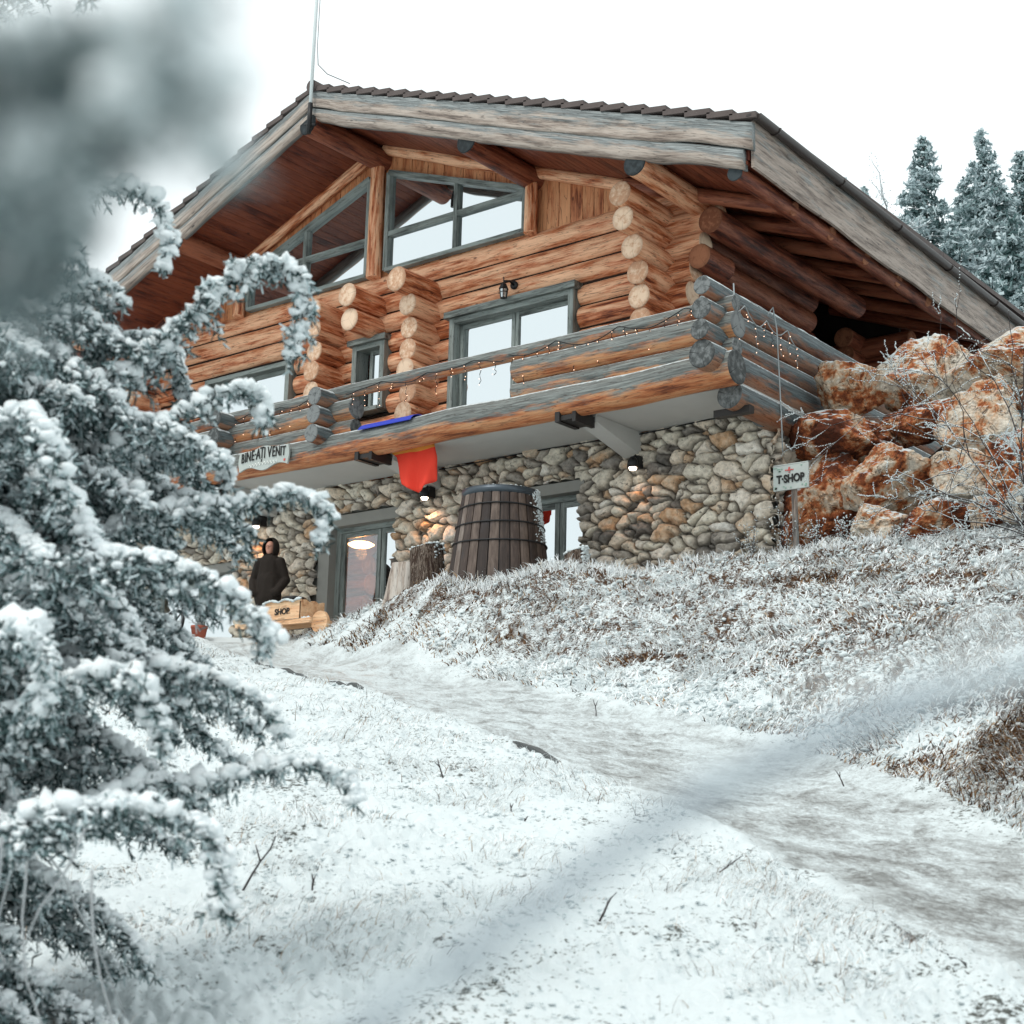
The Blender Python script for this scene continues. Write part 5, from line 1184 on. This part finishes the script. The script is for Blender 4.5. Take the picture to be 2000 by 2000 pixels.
# ---- taller frosted grass fringe on the crest in front of the barrel
def fringe(name, pts, n, seed, lmin, lmax, label=None):
    r = np.random.default_rng(seed); pts = np.array(pts); i = r.random(n)*(len(pts)-1); j = i.astype(int); f = (i-j)[:, None]; P = pts[j]*(1-f)+pts[np.minimum(j+1, len(pts)-1)]*f+r.normal(size=(n, 2))*.12
    Z = surf(P[:, 0], P[:, 1])[0]; b = []; k = 5; L = lmin+(lmax-lmin)*r.random(n)**1.5; an = r.uniform(0, 6.28, n); ld = np.stack([np.cos(an), np.sin(an)], 1); ln = r.uniform(.2, 1.1, n); W = .012*r.uniform(.6, 1.3, n)
    sv = np.tile(np.array([S2[0], S2[1], 0.]), (n, 1)); V_ = np.zeros((n, k, 2, 3))
    for q in range(k):
        u = q/(k-1); hx = ln*u**1.8*L*.8; c = np.stack([P[:, 0]+ld[:, 0]*hx, P[:, 1]+ld[:, 1]*hx, Z-.02+L*(u-.35*ln*u**2.4)], 1); V_[:, q, 0] = c-sv*(W*(1-.6*u))[:, None]/2; V_[:, q, 1] = c+sv*(W*(1-.6*u))[:, None]/2
    F_ = np.array([(2*q, 2*q+1, 2*q+3, 2*q+2) for q in range(k-1)]); FF = (F_[None]+np.arange(n)[:, None, None]*2*k).reshape(-1, 4)
    np_mesh(name, V_.reshape(-1, 3), FF, M['blade'], {'tone': np.repeat(r.uniform(.45, 1, n), 2*k)}, False, kind='stuff')
fringe('crest_grass', [(-14.6, 16.35), (-13.6, 16.2), (-12.9, 16.3), (-12.2, 16.6), (-11.7, 17.1), (-11, 17.6), (-10.2, 17.8), (-9.5, 17.5), (-8.4, 17.4), (-7.2, 17.2)], 3600, 31, .06, .20)
# ---- twigs poking out of the snow, each a thing
def ptwig(x, y, h, lean, label, r=.006, k=0):
    z = gz(x, y); T = MB(); rr_ = np.random.default_rng(int(abs(x*977+y*331))); p = np.array([x, y, z-.03]); d = np.array([lean[0], lean[1], 1.0]); d /= np.linalg.norm(d); pts = [p]
    for j in range(5): d = d+rr_.normal(size=3)*.12; d /= np.linalg.norm(d); p = p+d*h/5; pts.append(p)
    T.tube(pts, r, 5, r1=r*.5); e = pts[3]; d2 = d+np.array([.5, .2, .1])*rr_.choice([-1, 1]); T.tube([e, e+d2*h*.16, e+d2*h*.3], r*.7, 5, r1=r*.4); 
    T.build('twig', M['twigd'], label=label, cat='twig', group='twigs poking out of the snow')
def on_ground(px_, py_):
    d = ray(px_, py_); t0, t1 = 2.0/FPX, 30.0/FPX; best = None
    for tt in np.linspace(2.5, 32, 600):
        p = d/np.linalg.norm(d)*tt
        if p[2] < float(ground_s(np.array([p[0]]), np.array([p[1]]))[0])+.03: best = p; break
    return best if best is not None else p
for (px_, py_, h, lean, lab) in ((1168, 1812, .16, (.25, .1), 'forked frosted twig standing alone in the smooth snow low in the middle'), (868, 1520, .16, (-.3, .1), 'bent dead stalk with a seed head beside the path edge'), (1020, 1590, .10, (.9, -.1), 'dark forked stick lying in the snow left of the path'),
                                 (1165, 1390, .22, (-.2, .2), 'reddish bare twig at the foot of the grassy bank'), (1650, 1530, .16, (-.25, 0), 'thin stalk leaning on the right side of the icy path'), (1375, 1710, .22, (.8, .3), 'leaning thin twig near the lower path edge'),
                                 (1000, 1565, .09, (0, 0), 'short dark stub sticking up left of the path edge'), (460, 1760, .35, (1.2, .2), 'long thin stick lying out from under the fir'), (610, 1740, .12, (0, .1), 'one of the dark cut stalks right of the fir')):
    p = on_ground(px_, py_); ptwig(p[0], p[1], h, lean, lab)
# ============================================================ frosted bush and weeds before the boulders
root = at_y(2045, 935, 16.9); root[2] = gz(root[0], root[1])
T_ = thing('frosted_bush', 'bare spreading bush covered in hoar frost in front of the boulders', 'bush', root)
def branching(mb, p, d, L, r, depth, rr_, tips, grav=0.0):
    pts = [p]; n = 6
    for j in range(n): d = d+rr_.normal(size=3)*.16+np.array([0, 0, -grav]); d /= np.linalg.norm(d); p = p+d*L/n; pts.append(p)
    mb.tube(pts, r, 5 if r > .006 else 4, r1=r*.55)
    tips += [q+rr_.normal(size=3)*.004+[0, 0, .005] for q in pts[1:]]
    if depth:
        for q in range(rr_.integers(4, 7)):
            j = rr_.integers(1, n+1); d2 = d+rr_.normal(size=3)*.62; d2 /= np.linalg.norm(d2); branching(mb, pts[j], d2, L*rr_.uniform(.35, .6), r*.6, depth-1, rr_, tips, grav)
rr_ = np.random.default_rng(5); tips = []
for i, tp in enumerate(((1740, 700, 17.4), (1860, 640, 17.6), (1660, 880, 17.3), (1750, 850, 17.2), (1960, 660, 17.3), (1930, 800, 17.0), (1700, 950, 17.2), (2100, 640, 17.2), (1850, 900, 16.9), (1790, 770, 17.5))):
    b = MB(); e = at_y(*tp); d = e-root; L = np.linalg.norm(d); L *= .62 if i in (2, 6) else 1; branching(b, root+rr_.normal(size=3)*.04, d/np.linalg.norm(d), L*.80, .011, 3 if i in (0, 3, 5, 7) else 2, rr_, tips); b.build('branch', M['twigd'], T_)
tp = np.array(tips); seg_r = .0085*np.ones(len(tp)); tq = np.concatenate([tp[:-1]*(1-f_)+tp[1:]*f_ for f_ in (0, .33, .66)]); ok_ = np.tile(np.linalg.norm(np.diff(tp, axis=0), axis=1) < .12, 3); blobs('hoar_frost', tq[ok_]+rr_.normal(size=tq[ok_].shape)*.003, .0075, parent=T_, seed=3)
for i, (x, y, Y, h, lab) in enumerate(((1535, 1065, 17.7, .75, 'frosted weed stalk leaning against the wall corner'), (1595, 1065, 17.6, .42, 'low frosted weed beside the signpost foot'), (1650, 1060, 17.6, .38, 'frosted weed before the big orange boulder'), (1470, 1075, 17.9, .6, 'thin frosted weed stalk before the stone wall'), (1760, 1048, 17.3, .30, 'small frosted weed before the flat red boulder'))):
    p = at_y(x, y, Y); z = gz(p[0], Y); T_ = thing('frosted_weed', lab, 'weed', (p[0], Y, z), 'weeds at the foot of wall and boulders'); sprigs('weed', (p[0], Y, z), 9, h, .28, M['twigd'], T_, 70+i, .004, True, 1.0, 4)
# ============================================================ SPRUCES on the hill behind
t = NT('frosted_spruce_needles'); tn = t.attr('tone', False)
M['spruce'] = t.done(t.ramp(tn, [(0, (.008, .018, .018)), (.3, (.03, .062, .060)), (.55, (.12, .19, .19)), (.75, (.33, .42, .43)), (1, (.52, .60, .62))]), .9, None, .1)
M['spruce_snow'] = M['spruce']; M['trunk'] = plain('grey_bark', (.06, .055, .05), .9, .3, 5)
def spruce(px_, py_, Y, h, rad, seed, label, frost=.55):
    r = np.random.default_rng(seed); top = at_y(px_, py_, Y); base = np.array([top[0], top[1], top[2]-h]); T = thing('spruce_tree', label, 'tree', base, 'frosted spruces on the hill behind the chalet')
    b = MB(); b.tube([base, base+[0, 0, h*.5], top-[0, 0, h*.02]], .22, 8, r1=.02); b.build('trunk', M['trunk'], T)
    V_ = []; tone = []; nb = int(h*21)
    for k in range(nb):
        u = (k/nb)**.85; z = top[2]-.15-u*(h-1.2); L = 2.3*rad*(u**.92)*r.uniform(.5, 1.1)+.15; a = r.uniform(0, 6.283); dr_ = np.array([math.cos(a), math.sin(a), 0]); sd_ = np.array([-dr_[1], dr_[0], 0])
        n = int(18+L*60); s_ = r.random(n)**.75; droop = -.25*s_-.25*s_**2*(u+.3)+.22*s_**3; wv = (1-s_)*.32*L+.06
        c = np.array([base[0], base[1], z])+dr_*(s_*L)[:, None]+sd_*(r.normal(size=n)*wv*.6)[:, None]+np.array([0, 0, 1.])*(droop*L*.8-.12*r.random(n)*L*.4)[:, None]
        f1 = r.normal(size=(n, 3)); f1 = dr_*.8+f1*.6; f1 /= np.linalg.norm(f1, axis=1)[:, None]; f2 = np.cross(f1, r.normal(size=(n, 3))); f2 /= np.linalg.norm(f2, axis=1)[:, None]
        sz = r.uniform(.08, .19, n)[:, None]; V_.append(np.stack([c-f1*sz+f2*sz*.28, c-f1*sz-f2*sz*.28, c+f1*sz+[0, 0, -.03]], 1)); t0 = .20+r.random()*.40
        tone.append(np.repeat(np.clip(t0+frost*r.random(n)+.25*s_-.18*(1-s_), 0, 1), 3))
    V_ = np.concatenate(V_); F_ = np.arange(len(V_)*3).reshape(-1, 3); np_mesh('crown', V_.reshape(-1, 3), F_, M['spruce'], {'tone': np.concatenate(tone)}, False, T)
SP = [(1803, 262, 47, 15, 2.1, .55, 'spruce with a narrow pointed top, first large one right of the gutter'), (1915, 248, 50, 17, 2.1, .6, 'tallest spruce with gappy side limbs, second from the gutter'), (1992, 290, 53, 15, 2.3, .6, 'spruce at the right edge of the photo'),
      (1946, 330, 46, 13, 2.0, .75, 'paler spruce between the tallest and the right edge one'), (1860, 430, 41, 12, 2.3, .7, 'dense frosty spruce low between the two pointed ones'), (1975, 420, 40, 13, 2.5, .55, 'dark lower spruce nearest the eave at the right'),
      (1770, 420, 44, 11, 2.0, .85, 'whitish spruce low beside the gutter'), (1925, 520, 35, 10, 2.4, .45, 'broad dark spruce just above the end of the gutter'), (1688, 362, 70, 12, 1.5, .5, 'small distant spruce tip just above the gutter'), (1648, 345, 78, 12, 1.3, .5, 'tiny farthest spruce tip above the gutter'),
      (2060, 360, 45, 14, 2.6, .6, 'spruce just beyond the right edge'), (1885, 340, 55, 14, 2.2, .5, 'hazy spruce tip between the first and the tallest one'), (1955, 450, 43, 12, 2.6, .5, 'shaggy spruce filling the gap below the tallest one'), (1840, 480, 45, 11, 2.4, .55, 'broad frosted spruce behind the eave under the first large one'), (1900, 440, 48, 12, 2.6, .5, 'broad spruce in the middle of the frosted clump'), (1830, 560, 36, 9, 2.2, .6, 'low frosty spruce hidden mostly by the gutter'), (2050, 500, 36, 12, 2.6, .5, 'lower spruce beyond the right edge')]
for i, (a, b_, Y, h, rd, fr_, lb) in enumerate(SP): spruce(a, b_, Y, h, rd, 100+i, lb, fr_)
top = at_y(1725, 470, 42); T_ = thing('bare_tree', 'leafless frosted tree with fine upright branches beside the gutter', 'tree', top-[0, 0, 9]); tips = []; b = MB(); rr_ = np.random.default_rng(8)
b.tube([top-[0, 0, 9], top-[0, 0, 5], top-[0, 0, 1.5]], .14, 6, r1=.04); b.build('trunk', M['trunk'], T_); b = MB()
for k in range(16): branching(b, top-[0, 0, rr_.uniform(2, 6)], np.array([rr_.normal()*.5, rr_.normal()*.5, 1.0])/1.2, rr_.uniform(1.6, 3.2), .035, 2, rr_, tips)
b.build('branches', M['twig'], T_)
tp = np.array(tips); blobs('frost', np.concatenate([tp+rr_.normal(size=tp.shape)*.10 for _ in range(2)]), .022, parent=T_, seed=5)
# ============================================================ SNOWY FIR in the foreground
def bough_twigs(poly, rr_, tw=.22, step=.022, droop=.5, hang=.25):
    """side twigs of one bough: origins, directions, lengths"""
    P = np.asarray(poly, float); seg_ = np.linalg.norm(np.diff(P, axis=0), axis=1); cum_ = np.r_[0, np.cumsum(seg_)]; L = cum_[-1]
    n = max(6, int(L/step)); s_ = (np.arange(n)+rr_.random(n)*.8)/n*L
    # smooth resample
    Q = np.stack([np.interp(s_, cum_, P[:, k]) for k in range(3)], 1); T = np.stack([np.interp(np.minimum(s_+.04, L), cum_, P[:, k])-np.interp(np.maximum(s_-.04, 0), cum_, P[:, k]) for k in range(3)], 1); T /= np.linalg.norm(T, axis=1)[:, None]
    u = s_/L; out = []
    for sg in (-1, 1, 0):
        lat = np.cross(T, [0, 0, 1.]); lat /= np.linalg.norm(lat, axis=1)[:, None]+1e-6
        ln = tw*(1.08-.85*u**1.3)*np.clip(u*5+.3, 0, 1)*(.45+.75*rr_.random(n))
        if sg == 0: D = T*.45+np.array([0, 0, -1.])*(.75)+rr_.normal(size=(n, 3))*.25; ln = ln*hang*2.2
        else: D = T*.75+lat*sg*.8+rr_.normal(size=(n, 3))*.22+np.array([0, 0, -.12])
        D /= np.linalg.norm(D, axis=1)[:, None]; out.append((Q, D, ln, np.full(n, droop)*(.4+rr_.random(n))))
    return [np.concatenate([o[k] for o in out]) for k in range(4)]
def smooth_poly(p, k=6):
    p = np.asarray(p, float)
    for _ in range(3):
        q = np.empty((2*len(p)-2+2, 3)); q[0] = p[0]; q[-1] = p[-1]; q[1:-1:2] = .75*p[:-1]+.25*p[1:]; q[2:-1:2] = .25*p[:-1]+.75*p[1:]; p = q
    return p
def fir_mesh(T, boughs, seed, sc=1.0, tw=.22, snow_r=.013, step=.022, nd_len=.022, ndens=34, bdens=.020, droop=.5, pre=''):
    rr_ = np.random.default_rng(seed); P0, D, L, DR = [], [], [], []; b = MB(); axC = []; axR = []
    for bi, (poly, tws) in enumerate(boughs):
        poly = smooth_poly(poly); a_, d_, l_, g_ = bough_twigs(poly, rr_, tw*tws, step, droop); P0.append(a_); D.append(d_); L.append(l_); DR.append(g_)
        b.tube(poly[::2] if len(poly) > 8 else poly, .010*sc*tws, 5, r1=.002*sc)
        Lp = np.linalg.norm(np.diff(poly, axis=0), axis=1).sum(); m_ = int(Lp/(.014*sc)); u = rr_.random(m_); idx_ = u*(len(poly)-1); j = idx_.astype(int); f = (idx_-j)[:, None]
        c = poly[j]*(1-f)+poly[np.minimum(j+1, len(poly)-1)]*f
        axC.append(c+rr_.normal(size=c.shape)*.012*sc*np.array([1, 1, .3])+[0, 0, .010*sc]); axR.append(snow_r*(2.2-1.3*u)*(.6+.8*rr_.random(m_)))
    b.build('branches', M['twigd'], T)
    P0 = np.concatenate(P0); D = np.concatenate(D); L = np.concatenate(L); DR = np.concatenate(DR); n = len(P0)
    def along(i, v): return P0[i]+D[i]*(L[i]*v)[:, None]+np.array([0, 0, -1.])*(DR[i]*L[i]*v**2)[:, None]
    nb = np.maximum(2, (L/(bdens*sc)).astype(int)); i = np.repeat(np.arange(n), nb); v = rr_.random(len(i))**.9; C = along(i, v)+rr_.normal(size=(len(i), 3))*.005*sc; C[:, 2] += .007*sc
    Rb = snow_r*(1.10-.60*v)*(.35+1.1*rr_.random(len(i))**2.2)
    C = np.concatenate([C]+axC); Rb = np.concatenate([Rb]+axR)
    blobs('snow', C, Rb, M['rime'], T, .72, seed, 1)
    # needles
    nn = np.maximum(6, (L/.15/sc*ndens).astype(int)); i = np.repeat(np.arange(n), nn); v = rr_.random(len(i)); C = along(i, v); k = len(i)
    dr_ = rr_.normal(size=(k, 3)); dr_[:, 2] -= .45; dr_ = dr_/np.linalg.norm(dr_, axis=1)[:, None]*.9+D[i]*.65; dr_ /= np.linalg.norm(dr_, axis=1)[:, None]
    sd_ = np.cross(dr_, rr_.normal(size=(k, 3))); sd_ /= np.linalg.norm(sd_, axis=1)[:, None]; ln = nd_len*(.6+.8*rr_.random(k))[:, None]; wd = .0034*sc
    V_ = np.stack([C-sd_*wd, C+sd_*wd, C+dr_*ln+sd_*wd*.6, C+dr_*ln-sd_*wd*.6], 1).reshape(-1, 3); F_ = np.arange(4*k).reshape(k, 4)
    tone = np.repeat(np.clip(.03+.95*rr_.random(k)**1.5, 0, 1), 4)
    np_mesh('foliage', V_, F_, M['firneedle'], {'tone': tone}, False, T)
    return n, len(Rb), k
M['firneedle'] = m_attr('frosted_fir_needle', [(0, (.012, .024, .024)), (.22, (.035, .066, .064)), (.42, (.16, .23, .235)), (.7, (.42, .51, .53)), (1, (.62, .70, .72))], .85, .1, 40, 0)
t = NT('rime_and_snow'); nz = t.noise(t.pos(), 130, 3, .6); fz = t.noise(t.pos(), 33, 3, .6)
col = t.mix(t.ramp(fz, [(.46, 0), (.72, .5)]), (.84, .88, .89), (.55, .63, .65))
M['rime'] = t.done(col, .85, t.bump(nz, .8, .006), .15)
TD = 5.3; tb = at_d(-330, 1600, TD); tb[2] = 0; tb = tb.copy(); tbase = np.array([tb[0], tb[1], gz(tb[0], tb[1])])
FIR = thing('fir_tree', 'large drooping fir loaded with snow and rime, filling the left side of the photo', 'tree', tbase)
b = MB(); b.tube([tbase-[0, 0, .1], tbase+[0, 0, 2.5], tbase+[0, 0, 6.2]], .10, 12, r1=.03); b.build('trunk', M['bark'], FIR)
def pp3(*pts):
    """bough through measured points, each with its own distance from the camera"""
    return [at_d(x, y, d) for (x, y, d) in pts]
def from_trunk(*pts):
    f = at_d(*pts[0]); z = f[2]+.02; return [np.array([tbase[0], tbase[1], z-.05])]+[at_d(*q) for q in pts]
BG = [(from_trunk((60, 480, 5.3), (150, 385, 5.3), (215, 362, 5.3), (290, 375, 5.3), (328, 430, 5.25), (332, 480, 5.25), (318, 530, 5.25)), .42),
      (from_trunk((60, 640, 5.2), (150, 560, 5.2), (205, 540, 5.2), (238, 590, 5.2)), .5),
      (from_trunk((150, 820, 5.1), (290, 690, 5.1), (370, 620, 5.1), (440, 545, 5.1), (520, 512, 5.1), (575, 522, 5.1), (596, 580, 5.1), (585, 650, 5.1), (565, 700, 5.1)), .78),
      (from_trunk((100, 760, 5.3), (220, 670, 5.3), (300, 650, 5.3), (345, 710, 5.3), (365, 790, 5.3)), 1.0),
      (from_trunk((100, 980, 5.0), (250, 860, 5.0), (360, 810, 5.0), (440, 760, 5.0), (490, 758, 5.0), (522, 790, 5.0), (512, 830, 5.0)), .62),
      (from_trunk((100, 1050, 5.2), (250, 930, 5.2), (350, 860, 5.2), (420, 880, 5.2), (445, 940, 5.2)), .75),
      (from_trunk((100, 1120, 5.0), (260, 1010, 5.0), (380, 990, 4.95), (470, 985, 4.95), (560, 958, 4.95), (620, 975, 4.95), (642, 1010, 4.95), (622, 1062, 4.95)), .72),
      (from_trunk((100, 1100, 5.2), (300, 1000, 5.2), (390, 960, 5.2), (440, 1020, 5.2)), .9),
      (from_trunk((50, 1150, 4.4), (200, 1080, 4.3), (330, 1095, 4.25), (440, 1150, 4.2), (505, 1210, 4.2), (522, 1275, 4.2)), .95),
      (from_trunk((50, 1330, 4.7), (220, 1290, 4.6), (370, 1310, 4.6), (480, 1345, 4.6), (535, 1400, 4.6), (552, 1440, 4.6)), .75),
      (from_trunk((50, 1640, 4.6), (250, 1530, 4.6), (420, 1530, 4.6), (530, 1490, 4.6), (620, 1488, 4.6), (672, 1520, 4.6), (695, 1572, 4.6)), .62),
      (from_trunk((0, 1620, 4.0), (150, 1570, 3.9), (300, 1575, 3.9), (400, 1612, 3.9), (440, 1690, 3.9), (432, 1790, 3.9)), .95),
      (from_trunk((0, 1420, 4.2), (120, 1330, 4.1), (230, 1300, 4.1), (300, 1370, 4.1), (320, 1460, 4.1)), 1.1),
      (from_trunk((0, 820, 4.4), (60, 800, 4.4), (110, 870, 4.3), (120, 960, 4.3)), 1.1),
      (from_trunk((0, 1230, 4.0), (60, 1210, 3.9), (95, 1290, 3.9), (80, 1400, 3.9)), 1.1),
      (from_trunk((-20, 150, 5.4), (60, 60, 5.4), (130, 50, 5.4), (165, 90, 5.4)), .8), (from_trunk((-20, -40, 5.4), (60, -80, 5.4), (150, -60, 5.4), (170, 0, 5.4)), .8),
      (from_trunk((-20, 330, 5.5), (80, 260, 5.5), (150, 290, 5.5), (190, 350, 5.5)), .9), (from_trunk((-60, 420, 5.2), (20, 380, 5.2), (100, 420, 5.2), (160, 500, 5.2)), .9)]
rr_ = np.random.default_rng(77)
for k in range(104):
    z = -1.15+3.25*(k+rr_.random())/104 if k < 92 else rr_.uniform(2.0, 4.2)
    z += tbase[2]+.75 if k < 92 else 0
    a = rr_.uniform(-.55, 1.45); L = rr_.uniform(.95, 1.38)*(1 if k < 92 else .72); L *= 1 if a > -.2 else .9
    ypx = 1665-3050*z/5.1; L = np.interp(ypx, [300, 520, 700, 900, 1150, 1450, 1650, 1900], [.70, .80, .92, 1.20, 1.30, 1.22, 1.05, .95])*rr_.uniform(.72, 1.04)
    d = np.array([S2[0]*math.cos(a)-H2[0]*math.sin(a), S2[1]*math.cos(a)-H2[1]*math.sin(a), 0])
    p = np.array([tbase[0], tbase[1], z]); rise = rr_.uniform(.02, .16); fall = rr_.uniform(.25, .5)
    pts = [p+d*L*u+np.array([rr_.normal()*.03, rr_.normal()*.03, rise*math.sin(min(1, u*1.6)*math.pi/2)*1.4*L-fall*L*max(0, u-.45)**1.6*1.8]) for u in np.linspace(0, 1, 7)]
    BG.append((pts, rr_.uniform(.85, 1.25)))
print('fir', fir_mesh(FIR, BG, 5, tw=.25, snow_r=.0168, bdens=.0170, ndens=40, nd_len=.026))
# low bare shoots hanging at the foot of the fir
b = MB()
for k in range(9):
    p = at_d(rr_.uniform(-60, 260), rr_.uniform(1560, 1700), rr_.uniform(3.4, 4.2)); d = np.array([rr_.normal()*.35, rr_.normal()*.35, -1.0]); pts = [p]
    for j in range(6): p = p+d*rr_.uniform(.05, .09); d = d+rr_.normal(size=3)*.22; pts.append(p)
    b.tube(pts, .0035, 5, r1=.002)
b.build('hanging_shoots', M['twig'], FIR)
# ============================================================ blurred twigs close to the lens, with real depth and size
M['nearneedle'] = M['firneedle']
NT1 = thing('fir_branch', 'snowy fir branch out of focus very close to the camera at the upper left', 'branch', at_d(-900, 700, .5), 'blurred snowy branches near the camera')
st_ = [at_d(-900, 700, .5), at_d(-500, 520, .42)]
NB = [(st_+[at_d(-200, 420, .36), at_d(100, 330, .33), at_d(260, 220, .31), at_d(350, 60, .31), at_d(380, -160, .32)], 1.0),
      (st_+[at_d(-150, 250, .34), at_d(120, 130, .33), at_d(300, 170, .32), at_d(400, 260, .32), at_d(425, 330, .32)], .9),
      (st_+[at_d(-200, 560, .38), at_d(0, 540, .36), at_d(110, 470, .36), at_d(160, 400, .36)], 1.1),
      (st_+[at_d(-150, 100, .34), at_d(200, 40, .32), at_d(380, 110, .31), at_d(430, 200, .31)], .9),
      (st_+[at_d(-250, 500, .40), at_d(-50, 400, .37), at_d(60, 300, .37)], 1.1), (st_+[at_d(-250, 650, .40), at_d(-60, 600, .37), at_d(60, 520, .36), at_d(150, 420, .35)], 1.2), (st_+[at_d(-200, 300, .40), at_d(20, 220, .36), at_d(160, 180, .35), at_d(230, 260, .35)], 1.2)]
fir_mesh(NT1, NB, 9, sc=.17, tw=.028, snow_r=.0031, step=.0034, nd_len=.006, ndens=40, bdens=.024)
M['rimeblue'] = plain('grey_rime', (.30, .345, .38), .85, .15, 60, .3)
NT2 = thing('bare_branch', 'rime covered bare twig out of focus close to the camera crossing the lower right', 'branch', at_d(2500, 1180, .40), 'blurred snowy branches near the camera')
b = MB(); rr_ = np.random.default_rng(3)
def nt(pts, r, mat='rimeblue'): b.tube(smooth_poly([at_d(*q) for q in pts]), r, 7, r1=r*.7)
nt(((2500, 1180, .40), (2050, 1290, .33), (1700, 1400, .31), (1450, 1510, .30), (1250, 1630, .30), (1050, 1770, .30), (860, 1900, .30), (640, 2060, .31)), .0035)
b.build('stem', M['rimeblue'], NT2); b = MB()
for k, q in enumerate((((2050, 1290, .33), (1850, 1330, .27), (1700, 1310, .25), (1560, 1370, .25)), ((2100, 1270, .33), (1950, 1220, .27), (1860, 1260, .26)), ((860, 1900, .30), (700, 1930, .29), (480, 2010, .29)), ((1450, 1510, .30), (1380, 1480, .29), (1330, 1500, .29)))):
    b = MB(); nt(q, .0014); b.build('side_twig', M['rime'], NT2)
